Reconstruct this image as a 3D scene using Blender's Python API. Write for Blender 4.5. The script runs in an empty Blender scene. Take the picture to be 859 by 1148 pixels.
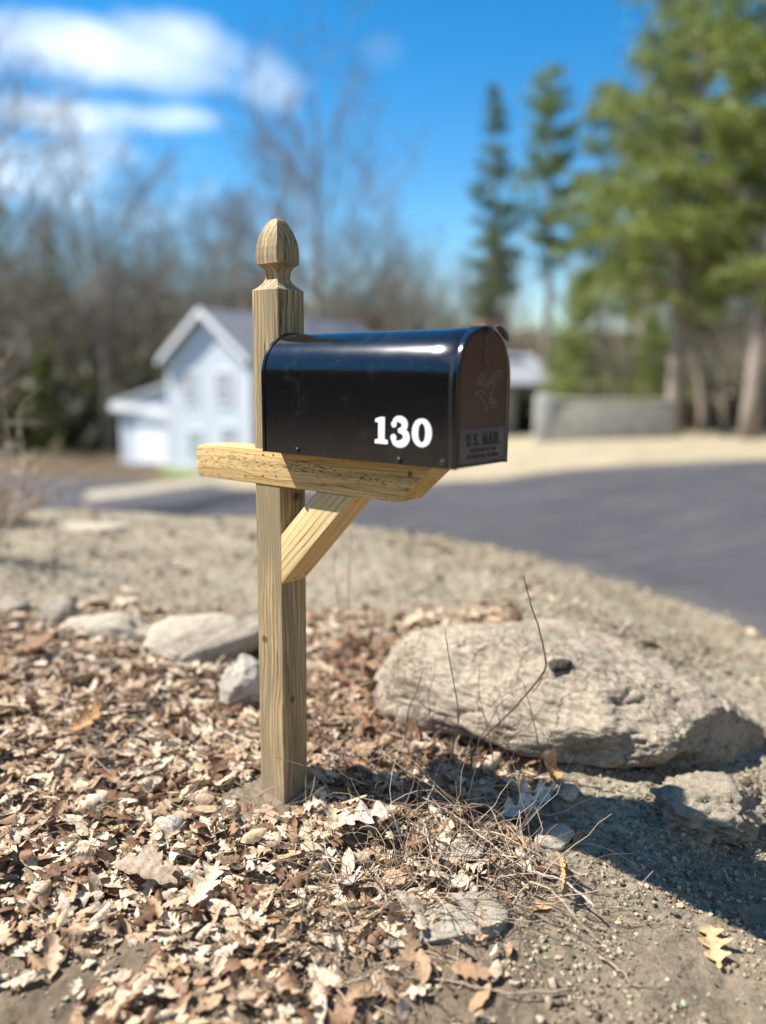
import bpy, bmesh, math, random
import numpy as np
from mathutils import Vector, Matrix, Quaternion
R = math.radians
rng = np.random.default_rng(7)
random.seed(7)
sc = bpy.context.scene
COL = sc.collection

# ------------------------------------------------------------------ camera
CAM_H, PITCH, ROLL, FPX = 1.144, 9.89, 0.5565, 881.8
cd = bpy.data.cameras.new('camera')
cam = bpy.data.objects.new('camera', cd); COL.objects.link(cam)
cd.sensor_fit = 'VERTICAL'; cd.sensor_height = 24.0; cd.sensor_width = 18.0
cd.lens = 24.0 * FPX / 1148.0
cd.clip_start = 0.05; cd.clip_end = 3000
cd.dof.use_dof = True; cd.dof.focus_distance = 1.88
cd.dof.aperture_fstop = cd.lens / 38.0          # entrance pupil in mm
cam.matrix_world = Matrix.Translation((0, 0, CAM_H)) @ Matrix.Rotation(R(90 - PITCH), 4, 'X') @ Matrix.Rotation(R(ROLL), 4, 'Z')
sc.camera = cam

# ------------------------------------------------------------------ sun, sky, exposure
SUN_AZ, SUN_EL = 275.0, 53.5
world = bpy.data.worlds.new('World'); sc.world = world; world.use_nodes = True
wn = world.node_tree; wn.nodes.clear()
def N(nt, t, **kw):
    n = nt.nodes.new(t)
    for k, v in kw.items():
        if k in n.inputs: n.inputs[k].default_value = v
        else: setattr(n, k, v)
    return n
def L(nt, a, b): nt.links.new(a, b)
def px_dir(px, py):
    x = (px - 429.5) / FPX; y = (574 - py) / FPX
    v = cam.matrix_world.to_3x3() @ Vector((x, y, -1)); v.normalize(); return v
out = N(wn, 'ShaderNodeOutputWorld'); bg = N(wn, 'ShaderNodeBackground', Strength=0.075)
sky = N(wn, 'ShaderNodeTexSky', sky_type='NISHITA', sun_disc=False, sun_elevation=R(SUN_EL), sun_rotation=R(SUN_AZ),
        air_density=1.0, dust_density=0.0, ozone_density=1.0)
hsv = N(wn, 'ShaderNodeHueSaturation', Saturation=1.50, Value=1.04, Hue=.497)
L(wn, sky.outputs[0], hsv.inputs['Color'])
tc = N(wn, 'ShaderNodeTexCoord')
def cloud(px, py, w, h, seed, thr, gain):
    """a soft patch of cloud: elliptical falloff round one direction of the sky, torn by noise"""
    d = px_dir(px, py) if py is not None else Vector((math.sin(R(px[0])) * math.cos(R(px[1])), math.cos(R(px[0])) * math.cos(R(px[1])), math.sin(R(px[1]))))
    ri = Vector((d.y, -d.x, 0)).normalized(); up = ri.cross(d).normalized()
    outs = []
    for ax, s in ((ri, w), (up, h)):
        m = N(wn, 'ShaderNodeVectorMath', operation='DOT_PRODUCT'); L(wn, tc.outputs['Generated'], m.inputs[0]); m.inputs[1].default_value = ax
        q = N(wn, 'ShaderNodeMath', operation='DIVIDE'); L(wn, m.outputs['Value'], q.inputs[0]); q.inputs[1].default_value = s
        p = N(wn, 'ShaderNodeMath', operation='POWER'); L(wn, q.outputs[0], p.inputs[0]); p.inputs[1].default_value = 2
        outs.append(p)
    s = N(wn, 'ShaderNodeMath', operation='ADD'); L(wn, outs[0].outputs[0], s.inputs[0]); L(wn, outs[1].outputs[0], s.inputs[1])
    fwd = N(wn, 'ShaderNodeVectorMath', operation='DOT_PRODUCT'); L(wn, tc.outputs['Generated'], fwd.inputs[0]); fwd.inputs[1].default_value = d
    gt = N(wn, 'ShaderNodeMath', operation='GREATER_THAN'); L(wn, fwd.outputs['Value'], gt.inputs[0]); gt.inputs[1].default_value = 0.3
    mp = N(wn, 'ShaderNodeMapping'); mp.inputs['Scale'].default_value = (1, 1, 1.9); mp.inputs['Location'].default_value = (seed, 0, 0)
    L(wn, tc.outputs['Generated'], mp.inputs['Vector'])
    nz = N(wn, 'ShaderNodeTexNoise', Scale=6.0, Detail=7.0, Roughness=0.55); L(wn, mp.outputs[0], nz.inputs['Vector'])
    a = N(wn, 'ShaderNodeMath', operation='MULTIPLY_ADD'); L(wn, nz.outputs['Fac'], a.inputs[0]); a.inputs[1].default_value = 2.6; a.inputs[2].default_value = -1.3 + thr
    b = N(wn, 'ShaderNodeMath', operation='SUBTRACT'); L(wn, a.outputs[0], b.inputs[0]); L(wn, s.outputs[0], b.inputs[1])
    c = N(wn, 'ShaderNodeMath', operation='MULTIPLY', use_clamp=True); L(wn, b.outputs[0], c.inputs[0]); c.inputs[1].default_value = gain
    e = N(wn, 'ShaderNodeMath', operation='MULTIPLY'); L(wn, c.outputs[0], e.inputs[0]); L(wn, gt.outputs[0], e.inputs[1])
    return e.outputs[0]
cl = [cloud(60, 52, .20, .040, 1.3, .85, .62), cloud(200, 62, .13, .046, 4.1, .85, .62), cloud(40, 128, .20, .022, 7.7, .75, .55),
      cloud(160, 130, .10, .022, 2.2, .6, .6), cloud(430, 62, .05, .03, 9.2, .45, .10), cloud(170, 245, .08, .03, 3.2, .6, .35), cloud(300, 95, .05, .04, 5.5, .6, .4),
      cloud(-420, 100, .5, .12, 8.4, .8, .8), cloud((140, 38), None, .6, .32, 2.6, 1.0, .7), cloud((215, 40), None, .45, .25, 3.9, 1.0, .7)]  # last two: unseen clouds, added behind the camera to whiten the blue fill
acc = cl[0]
for c in cl[1:]:
    m = N(wn, 'ShaderNodeMath', operation='MAXIMUM'); L(wn, acc, m.inputs[0]); L(wn, c, m.inputs[1]); acc = m.outputs[0]
mixc = N(wn, 'ShaderNodeMix', data_type='RGBA'); L(wn, acc, mixc.inputs['Factor']); L(wn, hsv.outputs[0], mixc.inputs['A']); mixc.inputs['B'].default_value = (9.0, 9.2, 9.2, 1)
L(wn, mixc.outputs['Result'], bg.inputs['Color']); L(wn, bg.outputs[0], out.inputs[0])

sd = bpy.data.lights.new('sun', 'SUN'); sun = bpy.data.objects.new('sun', sd); COL.objects.link(sun)
sd.energy = 5.0; sd.angle = R(0.53); sd.color = (1.0, .955, .89)
sdir = Vector((math.sin(R(SUN_AZ)) * math.cos(R(SUN_EL)), math.cos(R(SUN_AZ)) * math.cos(R(SUN_EL)), math.sin(R(SUN_EL))))
sun.rotation_euler = sdir.to_track_quat('Z', 'Y').to_euler(); sun.location = (-8, 2, 12)
vs = sc.view_settings
vs.view_transform = 'Standard'; vs.look = 'None'; vs.exposure = 1.26; vs.gamma = 1.0; vs.use_curve_mapping = False
sc.cycles.max_bounces = 8; sc.cycles.use_denoising = True; sc.cycles.caustics_reflective = False; sc.cycles.caustics_refractive = False

# ------------------------------------------------------------------ numpy noise
_P = np.random.default_rng(11).permutation(512); _P = np.concatenate([_P, _P, _P])
_G = np.random.default_rng(12).normal(size=(512, 3)); _G /= np.linalg.norm(_G, axis=1)[:, None]
def perlin(x, y, z=0.0):
    x = np.asarray(x, float); y = np.asarray(y, float); z = np.zeros_like(x) + z
    xi = np.floor(x).astype(int); yi = np.floor(y).astype(int); zi = np.floor(z).astype(int)
    xf, yf, zf = x - xi, y - yi, z - zi
    u, v, w = [t * t * t * (t * (t * 6 - 15) + 10) for t in (xf, yf, zf)]
    xi &= 511; yi &= 511; zi &= 511
    def g(a, b, c):
        k = _P[(_P[(_P[(xi + a) & 511] + yi + b) & 511] + zi + c) & 511]
        gr = _G[k]
        return gr[..., 0] * (xf - a) + gr[..., 1] * (yf - b) + gr[..., 2] * (zf - c)
    def lp(a, b, t): return a + t * (b - a)
    return 1.6 * lp(lp(lp(g(0,0,0), g(1,0,0), u), lp(g(0,1,0), g(1,1,0), u), v), lp(lp(g(0,0,1), g(1,0,1), u), lp(g(0,1,1), g(1,1,1), u), v), w)
def fbm(x, y, z=0.0, o=4, g=.5):
    s = 0; a = 1; f = 1
    for i in range(o):
        s = s + a * perlin(np.asarray(x) * f + 17 * i, np.asarray(y) * f + 5 * i, np.asarray(z) * f + 3 * i); a *= g; f *= 2.03
    return s
def sst(a, b, t):
    t = np.clip((t - a) / (b - a), 0, 1); return t * t * (3 - 2 * t)

# ------------------------------------------------------------------ object helpers
def mesh_obj(name, v, f, mat, parent=None, smooth=False, link=True):
    me = bpy.data.meshes.new(name)
    me.from_pydata([tuple(map(float, p)) for p in v] if not isinstance(v, np.ndarray) else v.tolist(), [], f if isinstance(f, list) else f.tolist())
    if mat: 
        for m in (mat if isinstance(mat, (list, tuple)) else [mat]): me.materials.append(m)
    if smooth: me.shade_smooth()
    me.update()
    o = bpy.data.objects.new(name, me)
    if link: COL.objects.link(o)
    if parent: o.parent = parent
    return o
def grid_obj(name, X, Y, Z, mat, **kw):
    ny, nx = X.shape
    v = np.stack([X, Y, Z], -1).reshape(-1, 3)
    i = np.arange(ny - 1)[:, None] * nx + np.arange(nx - 1)[None, :]
    f = np.stack([i, i + 1, i + nx + 1, i + nx], -1).reshape(-1, 4)
    return mesh_obj(name, v, f, mat, **kw)
def bm_obj(name, bm, mat, parent=None, smooth=False, angle=None):
    me = bpy.data.meshes.new(name); bm.to_mesh(me); bm.free()
    for m in (mat if isinstance(mat, (list, tuple)) else [mat]): me.materials.append(m)
    if smooth: me.shade_smooth()
    o = bpy.data.objects.new(name, me); COL.objects.link(o)
    if angle is not None:
        try: me.set_sharp_from_angle(angle=R(angle))
        except Exception: pass
    if parent: o.parent = parent
    return o
def tag(o, label=None, cat=None, group=None, kind=None):
    if label: o['label'] = label
    if cat: o['category'] = cat
    if group: o['group'] = group
    if kind: o['kind'] = kind
    return o
def empty(name, loc=(0, 0, 0), rz=0.0):
    o = bpy.data.objects.new(name, None); COL.objects.link(o); o.location = loc; o.rotation_euler = (0, 0, rz); o.empty_display_size = .1
    return o
def copy_tree(o, parent=None):
    c = o.copy(); COL.objects.link(c)
    if parent: c.parent = parent
    for ch in list(o.children): copy_tree(ch, c)
    return c
class MB:
    """collects shapes, then links them as ONE mesh object"""
    def __init__(s): s.v = []; s.f = []
    def add(s, v, f):
        k = len(s.v); s.v += [tuple(p) for p in v]; s.f += [tuple(i + k for i in q) for q in f]; return s
    def box(s, x0, x1, y0, y1, z0, z1):
        return s.add([(x0,y0,z0),(x1,y0,z0),(x1,y1,z0),(x0,y1,z0),(x0,y0,z1),(x1,y0,z1),(x1,y1,z1),(x0,y1,z1)],
                     [(0,3,2,1),(4,5,6,7),(0,1,5,4),(1,2,6,5),(2,3,7,6),(3,0,4,7)])
    def prism(s, poly, a, b, axis='y'):
        n = len(poly)
        def P(p, t): return (p[0], t, p[1]) if axis == 'y' else ((t, p[0], p[1]) if axis == 'x' else (p[0], p[1], t))
        v = [P(p, a) for p in poly] + [P(p, b) for p in poly]
        f = [tuple(range(n)), tuple(range(2*n-1, n-1, -1))] + [(i, i+n, (i+1) % n + n, (i+1) % n) for i in range(n)]
        return s.add(v, f)
    def tube(s, pts, rad, n=5, cap=True):
        pts = [Vector(p) for p in pts]; m = len(pts)
        if not hasattr(rad, '__len__'): rad = [rad] * m
        up = Vector((0, 0, 1)); rings = []
        a = None
        for i, p in enumerate(pts):
            t = (pts[min(i+1, m-1)] - pts[max(i-1, 0)])
            if t.length < 1e-9: t = up
            t.normalize()
            if a is None: a = t.orthogonal().normalized()
            a = (a - t * a.dot(t))
            a = a.normalized() if a.length > 1e-6 else t.orthogonal().normalized()
            b = t.cross(a)
            rings.append([p + (a * math.cos(2*math.pi*k/n) + b * math.sin(2*math.pi*k/n)) * rad[i] for k in range(n)])
        v = [q for r_ in rings for q in r_]; f = []
        for i in range(m - 1):
            for k in range(n): f.append((i*n+k, i*n+(k+1) % n, (i+1)*n+(k+1) % n, (i+1)*n+k))
        if cap: f.append(tuple(range(n-1, -1, -1))); f.append(tuple((m-1)*n+k for k in range(n)))
        return s.add(v, f)
    def build(s, name, mat, parent=None, smooth=False, bevel=0, angle=None, recalc=True):
        bm = bmesh.new()
        vs_ = [bm.verts.new(p) for p in s.v]
        for f in s.f:
            try: bm.faces.new([vs_[i] for i in f])
            except ValueError: pass
        if recalc: bmesh.ops.recalc_face_normals(bm, faces=bm.faces)
        if bevel:
            ed = [e for e in bm.edges if len(e.link_faces) == 2 and e.calc_face_angle(0) > R(28)]
            bmesh.ops.bevel(bm, geom=ed, offset=bevel, segments=2, profile=.6, affect='EDGES', clamp_overlap=True)
        o = bm_obj(name, bm, mat, parent, smooth or bool(bevel), angle)
        return o

# ------------------------------------------------------------------ material helpers
def mat_new(name):
    m = bpy.data.materials.new(name); m.use_nodes = True
    nt = m.node_tree; b = nt.nodes['Principled BSDF']; return m, nt, b
def ramp(nt, fac, stops, interp='LINEAR'):
    r = N(nt, 'ShaderNodeValToRGB'); cr = r.color_ramp; cr.interpolation = interp
    while len(cr.elements) < len(stops): cr.elements.new(.5)
    for e, (p, c) in zip(cr.elements, stops): e.position = p; e.color = (*c, 1) if len(c) == 3 else c
    L(nt, fac, r.inputs[0]); return r.outputs[0]
def noise(nt, vec, scale, detail=4, rough=.55, dist=0):
    n = N(nt, 'ShaderNodeTexNoise', Scale=scale, Detail=detail, Roughness=rough, Distortion=dist); L(nt, vec, n.inputs['Vector']); return n.outputs['Fac']
def mix(nt, fac, a, b, mode='MIX'):
    m = N(nt, 'ShaderNodeMix', data_type='RGBA', blend_type=mode)
    for s, v in (('Factor', fac), ('A', a), ('B', b)):
        if isinstance(v, (int, float)): m.inputs[s].default_value = v
        elif isinstance(v, tuple): m.inputs[s].default_value = (*v, 1) if len(v) == 3 else v
        else: L(nt, v, m.inputs[s])
    return m.outputs['Result']
def math_(nt, op, a, b=None, clamp=False):
    m = N(nt, 'ShaderNodeMath', operation=op, use_clamp=clamp)
    for i, v in enumerate((a, b)):
        if v is None: continue
        if isinstance(v, (int, float)): m.inputs[i].default_value = v
        else: L(nt, v, m.inputs[i])
    return m.outputs[0]
def bump(nt, b, h, strength=.5, dist=.01, prev=None):
    n = N(nt, 'ShaderNodeBump', Strength=strength, Distance=dist); L(nt, h, n.inputs['Height'])
    if prev is not None: L(nt, prev, n.inputs['Normal'])
    L(nt, n.outputs[0], b.inputs['Normal']); return n.outputs[0]
def simple(name, col, rough=.6, metal=0, var=0, scale=20, bmp=0):
    m, nt, b = mat_new(name); b.inputs['Roughness'].default_value = rough; b.inputs['Metallic'].default_value = metal
    g = N(nt, 'ShaderNodeTexCoord').outputs['Object']
    if var:
        f = noise(nt, g, scale, 5); lo = tuple(c * (1 - var) for c in col); hi = tuple(min(1, c * (1 + var)) for c in col)
        L(nt, ramp(nt, f, [(.3, lo), (.7, hi)]), b.inputs['Base Color'])
        if bmp: bump(nt, b, f, bmp, .01)
    else: b.inputs['Base Color'].default_value = (*col, 1)
    return m

# ------------------------------------------------------------------ terrain function
EDGE = [(3.2, -30), (3.0, 0), (2.75, 1.5), (2.45, 2.6), (2.0, 3.8), (1.85, 4.7), (1.5, 5.95), (.7, 7.5), (-.3, 8.3), (-3, 8.9), (-9, 9.2), (-60, 10)]
def plane_z(x, y):
    x = np.asarray(x, float); y = np.asarray(y, float)
    xx = np.where(x > 4, 4 + (1 - np.exp(-(x - 4) / 3)) * 1.5, x)
    p = -.15 + .154 * (xx - 2) - .0456 * (y - 4.1)
    lo = -3.35
    return np.where(p > lo + .5, p, lo + .5 * np.exp(np.minimum((p - lo - .5) / .5, 0)))
def edge_dist(x, y):
    """signed distance to the road's near edge, positive on the bank"""
    x = np.asarray(x, float); y = np.asarray(y, float)
    best = np.full(x.shape, 1e9); sgn = np.ones(x.shape)
    for (ax, ay), (bx, by) in zip(EDGE[:-1], EDGE[1:]):
        dx, dy = bx - ax, by - ay
        t = np.clip(((x - ax) * dx + (y - ay) * dy) / (dx*dx + dy*dy), 0, 1)
        ex, ey = x - ax - t*dx, y - ay - t*dy
        d = np.hypot(ex, ey); s = np.sign(dx * (y - ay) - dy * (x - ax))
        m = d < best; best = np.where(m, d, best); sgn = np.where(m, s, sgn)
    return best * sgn
_by = [-30, 0, 1, 1.5, 2.0, 2.6, 3.2, 4, 5, 5.7, 6.6, 9]
_bz = [-.9, -.27, -.13, -.06, 0, .06, .115, .14, .125, .065, -.25, -1.0]
def bank_z(x, y):
    b = np.interp(y, _by, _bz)
    b = b - .16 * sst(-.7, .6, x) * sst(3.6, 6.5, y) - .10 * sst(.5, 2.2, x) + .06 * sst(-.3, -2.5, x) * sst(2.2, 3.5, y)
    b = b + .12 * np.exp(-((x - .66) / .55) ** 2 - ((y - 3.02) / .36) ** 2)
    return b
def ground_z(x, y, fine=True):
    x = np.asarray(x, float); y = np.asarray(y, float)
    d = edge_dist(x, y)
    P = plane_z(x, y); B = bank_z(x, y)
    nz = .035 * fbm(x * 1.1 + 3, y * 1.1, 0, 3) + .012 * fbm(x * 5, y * 5, 2, 3)
    w = sst(0, 1.1, d)
    if fine:
        cl_ = fbm(x * 22, y * 22, 5, 4, .6)
        nz = nz + .0095 * cl_ * (.75 + .6 * perlin(x * 3, y * 3, 3)) + .012 * np.maximum(0, perlin(x * 14, y * 14, 9)) + .006 * np.abs(perlin(x * 55, y * 55, 1))
    on = sst(-.05, .12, d + .07 * fbm(x * 2.5, y * 2.5, 8, 3))
    z = P * (1 - w) + B * w + nz * on * (.25 + .75 * w) + .012 * on
    far = .02 + .05 * 0
    return np.where(d < 0.25, z * on + (P - far) * (1 - on), z)
# pixels of the photo -> points of the ground (used to take real positions off the photograph)
def gp(px, py, lift=0.0):
    d = px_dir(px, py); o = Vector((0, 0, CAM_H)); t = np.arange(1.0, 12, .004)
    X, Y, Z = d.x*t, d.y*t, CAM_H + d.z*t
    G = zgrid(X, Y) + lift
    k = int(np.argmax(Z < G))
    return Vector((X[k], Y[k], G[k] - lift))
def at(px, py, Y):
    d = px_dir(px, py); t = Y / d.y; return Vector((d.x*t, Y, CAM_H + d.z*t))
_hx = np.arange(-3.5, 4.5, .02); _hy = np.arange(.6, 13, .02)
_HG = None
def zgrid(x, y):
    """the bank's height read off a 2 cm table"""
    global _HG
    if _HG is None:
        a, b_ = np.meshgrid(_hx, _hy); _HG = np.maximum(ground_z(a, b_, False), plane_z(a, b_) - .02)
    u = np.clip((np.asarray(x) - _hx[0]) / .02, 0, len(_hx) - 1.001); v = np.clip((np.asarray(y) - _hy[0]) / .02, 0, len(_hy) - 1.001)
    i = u.astype(int); j = v.astype(int); u = u - i; v = v - j
    return (_HG[j, i] * (1-u) + _HG[j, i+1] * u) * (1-v) + (_HG[j+1, i] * (1-u) + _HG[j+1, i+1] * u) * v
def zg(x, y):
    if -3.4 < x < 4.4 and .7 < y < 12.9:
        zgrid(0.0, 2.0) if _HG is None else None
        u = (x - _hx[0]) / .02; v = (y - _hy[0]) / .02; i = int(u); j = int(v); u -= i; v -= j
        return float((_HG[j, i] * (1-u) + _HG[j, i+1] * u) * (1-v) + (_HG[j+1, i] * (1-u) + _HG[j+1, i+1] * u) * v)
    return float(ground_z(np.array([x]), np.array([y]), False)[0])

# ------------------------------------------------------------------ ground sheet
def axis_steps(lo, hi, fine0, fine1, s0, growth):
    a = list(np.arange(fine0, fine1, s0)); s = s0
    while a[-1] < hi: s *= growth; a.append(a[-1] + s)
    s = s0; b = []
    c = fine0
    while c > lo: s *= growth; c -= s; b.append(c)
    return np.array(b[::-1] + a)
gx = axis_steps(-700, 700, -1.5, 1.6, .0085, 1.035)
gy = axis_steps(-60, 900, 1.25, 3.4, .0085, 1.022)
GX, GY = np.meshgrid(gx, gy)
GZ = ground_z(GX, GY)
# far hills keep the woods' floor from ending in a knife-edge
GZ = GZ + sst(58, 120, GY) * 11 + .25 * sst(14, 40, GY) * fbm(GX * .08, GY * .08, 4, 3)
gm, nt, b = mat_new('soil')
geo = N(nt, 'ShaderNodeNewGeometry'); pos = geo.outputs['Position']
def attr(nt, n): return N(nt, 'ShaderNodeAttribute', attribute_name=n).outputs['Fac']
n1 = noise(nt, pos, 9, 8, .65); n2 = noise(nt, pos, 48, 8, .72); n3 = noise(nt, pos, 260, 3, .6)
c1 = ramp(nt, n1, [(.25, (.16, .125, .085)), (.5, (.28, .235, .17)), (.75, (.42, .365, .27))])
c2 = ramp(nt, n2, [(.38, (.035, .025, .015)), (.46, (.26, .205, .14)), (.57, (.41, .34, .245)), (.68, (.66, .58, .44))])
soil = mix(nt, .74, c1, c2)
soil = mix(nt, math_(nt, 'MULTIPLY', ramp(nt, n3, [(.62, (0, 0, 0)), (.72, (1, 1, 1))]), .5), soil, (.60, .56, .47))
# green mulch dye flecks of the seeded bank
vg = N(nt, 'ShaderNodeTexNoise', Scale=38.0, Detail=5.0, Roughness=.7); L(nt, pos, vg.inputs['Vector'])
gf = ramp(nt, vg.outputs['Fac'], [(.50, (0, 0, 0)), (.62, (1, 1, 1))])
gbig = ramp(nt, noise(nt, pos, 2.2, 3), [(.35, (0, 0, 0)), (.6, (1, 1, 1))])
gfac = math_(nt, 'MULTIPLY', math_(nt, 'MULTIPLY', gf, gbig), math_(nt, 'MULTIPLY', attr(nt, 'seeded'), .5))
soil = mix(nt, gfac, soil, (.25, .36, .25))
dark = ramp(nt, noise(nt, pos, 5, 6, .6), [(.35, (.11, .075, .048)), (.65, (.25, .185, .12))])
soil = mix(nt, math_(nt, 'MULTIPLY', attr(nt, 'damp'), .78), soil, mix(nt, .5, dark, c2, 'MULTIPLY') if False else dark)
sand = ramp(nt, noise(nt, pos, 1.6, 8, .65), [(.3, (.24, .195, .125)), (.6, (.34, .285, .19)), (.8, (.42, .36, .25))])
col = mix(nt, attr(nt, 'sand'), soil, sand)
wood_floor = ramp(nt, noise(nt, pos, .7, 8, .7), [(.3, (.05, .036, .022)), (.7, (.12, .09, .055))])
col = mix(nt, attr(nt, 'woods'), col, wood_floor)
lawn = ramp(nt, noise(nt, pos, .5, 8, .7), [(.35, (.10, .14, .035)), (.65, (.18, .19, .07))])
col = mix(nt, attr(nt, 'lawn'), col, lawn)
L(nt, col, b.inputs['Base Color']); b.inputs['Roughness'].default_value = .95; b.inputs['Specular IOR Level'].default_value = .15
hgt = math_(nt, 'ADD', math_(nt, 'MULTIPLY', n2, 1.0), math_(nt, 'MULTIPLY', n3, .35))
bump(nt, b, hgt, 1.0, .016)
ground = grid_obj('ground', GX, GY, GZ, gm, smooth=True)
tag(ground, kind='structure')
def set_attr(o, name, arr):
    a = o.data.attributes.new(name, 'FLOAT', 'POINT'); a.data.foreach_set('value', np.asarray(arr, np.float32).ravel())
D = edge_dist(GX, GY)
FAR = 11.6 + .5 * fbm(GX * .15, GX * 0, 3, 3)
leafy_pos = sst(.55, -.1, GX - .25 * (GY - 1.9)) * sst(3.5, 3.0, GY)
set_attr(ground, 'seeded', sst(0, .3, D) * (1 - .8 * leafy_pos))
set_attr(ground, 'damp', np.clip(sst(2.05, 1.4, GY + .25 * fbm(GX * 2, GY * 2, 6, 3)) * .75 + leafy_pos * .8, 0, 1) * sst(0, .5, D))
set_attr(ground, 'sand', sst(-1.5, -3, D))
set_attr(ground, 'woods', np.clip(sst(24, 30, GY + 2 * fbm(GX * .1, GY * .1, 5, 3)) + sst(-13, -17, GX) * sst(14, 20, GY), 0, 1))
set_attr(ground, 'lawn', sst(.0, .25, fbm(GX * .2 + 3, GY * .2, 1, 4)) * sst(30, 33, GY) * sst(46, 40, GY) * sst(-13, -10, GX) * sst(4, 0, GX))

# ------------------------------------------------------------------ road
am, nt, b = mat_new('asphalt')
pos = N(nt, 'ShaderNodeNewGeometry').outputs['Position']
a1 = ramp(nt, noise(nt, pos, 260, 3, .7), [(.35, (.022, .021, .024)), (.62, (.062, .060, .066)), (.8, (.13, .125, .12))])
mp = N(nt, 'ShaderNodeMapping'); mp.inputs['Rotation'].default_value = (0, 0, R(-12)); mp.inputs['Scale'].default_value = (.7, 3.2, 1); L(nt, pos, mp.inputs['Vector'])
drag = ramp(nt, noise(nt, mp.outputs[0], 2.2, 8, .72), [(.54, (0, 0, 0)), (.74, (1, 1, 1))])
a2 = mix(nt, math_(nt, 'MULTIPLY', drag, .30), a1, (.30, .26, .20))
big = ramp(nt, noise(nt, pos, .5, 4, .6), [(.3, (.82, .82, .82)), (.7, (1.15, 1.15, 1.15))])
L(nt, mix(nt, 1.0, a2, big, 'MULTIPLY'), b.inputs['Base Color'])
dusty = mix(nt, attr(nt, 'dust'), mix(nt, 1.0, a2, big, 'MULTIPLY'), (.27, .225, .16)); L(nt, dusty, b.inputs['Base Color'])
b.inputs['Roughness'].default_value = .85; b.inputs['Specular IOR Level'].default_value = .3
bump(nt, b, noise(nt, pos, 300, 3), .5, .004)
def far_edge(x):
    # far kerbless edge of the lane: crosses in front of the sand verge on the right, opens into the side lane on the left
    return np.interp(x, [-70, -30, -14, -9.5, -6, -2, 2, 8, 60], [43, 41, 33, 31.5, 24, 17, 13.2, 12.2, 12.0]) + .25 * np.sin(x * .9) + .15 * np.sin(x * 2.3 + 1)
rx = np.concatenate([np.linspace(-60, -2, 120), np.linspace(-1.95, 8, 400), np.linspace(8.1, 60, 80)])
ts = np.linspace(0, 1, 160) ** 1.6
def near_edge_y(x):
    e = sorted([p for p in EDGE if p[1] > 0], key=lambda p: p[0]); return np.interp(x, [p[0] for p in e], [p[1] for p in e])
RX = np.repeat(rx[None, :], len(ts), 0)
y0 = np.where(rx > 2.9, -20, near_edge_y(rx) - .5 - np.where(rx < 2.9, 0, 0)); y1 = far_edge(rx)
RY = y0[None, :] + ts[:, None] * (y1 - y0)[None, :]
RZ = plane_z(RX, RY) + .0
RZ = RZ + .25 * sst(14, 40, RY) * fbm(RX * .08, RY * .08, 4, 3)
road = grid_obj('road', RX, RY, RZ, am, smooth=True); tag(road, kind='structure')
dd = edge_dist(RX, RY)
set_attr(road, 'dust', np.clip(sst(-.22, .04, dd + .12 * fbm(RX * 3, RY * 3, 4, 4)) * .10 + sst(-.9, -.0, (RY - far_edge(RX)) + .5 * fbm(RX * 1.2, RY * 1.2, 1, 3)) * .3, 0, 1))

# sandy island between the lane and the white house
sm = simple('sand', (.26, .225, .165), .95, var=.25, scale=2)
isl = []
for k in range(48):
    a = 2 * math.pi * k / 48; rr = 1 + .12 * math.sin(3 * a + 1) + .07 * math.sin(5 * a)
    x = -6.8 + 3.6 * rr * math.cos(a); y = 25.2 + 2.3 * rr * math.sin(a) - .35 * (x + 6.8); isl.append((x, y))
cx = sum(p[0] for p in isl) / 48; cy = sum(p[1] for p in isl) / 48
V = []; F = []
def rdz(x, y): return float(plane_z(x, y) + .25 * sst(14, 40, y) * fbm(np.array(x) * .08, np.array(y) * .08, 4, 3))
for r_ in np.linspace(0.02, 1, 12):
    for (x, y) in isl:
        X_, Y_ = cx + (x - cx) * r_, cy + (y - cy) * r_; V.append((X_, Y_, rdz(X_, Y_) + .09 - .08 * r_ ** 3))
for i in range(11):
    for k in range(48): F.append((i*48+k, i*48+(k+1) % 48, (i+1)*48+(k+1) % 48, (i+1)*48+k))
F.append(tuple(range(48)))
tag(mesh_obj('sandy_verge', V, F, sm, smooth=True), kind='structure')

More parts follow.
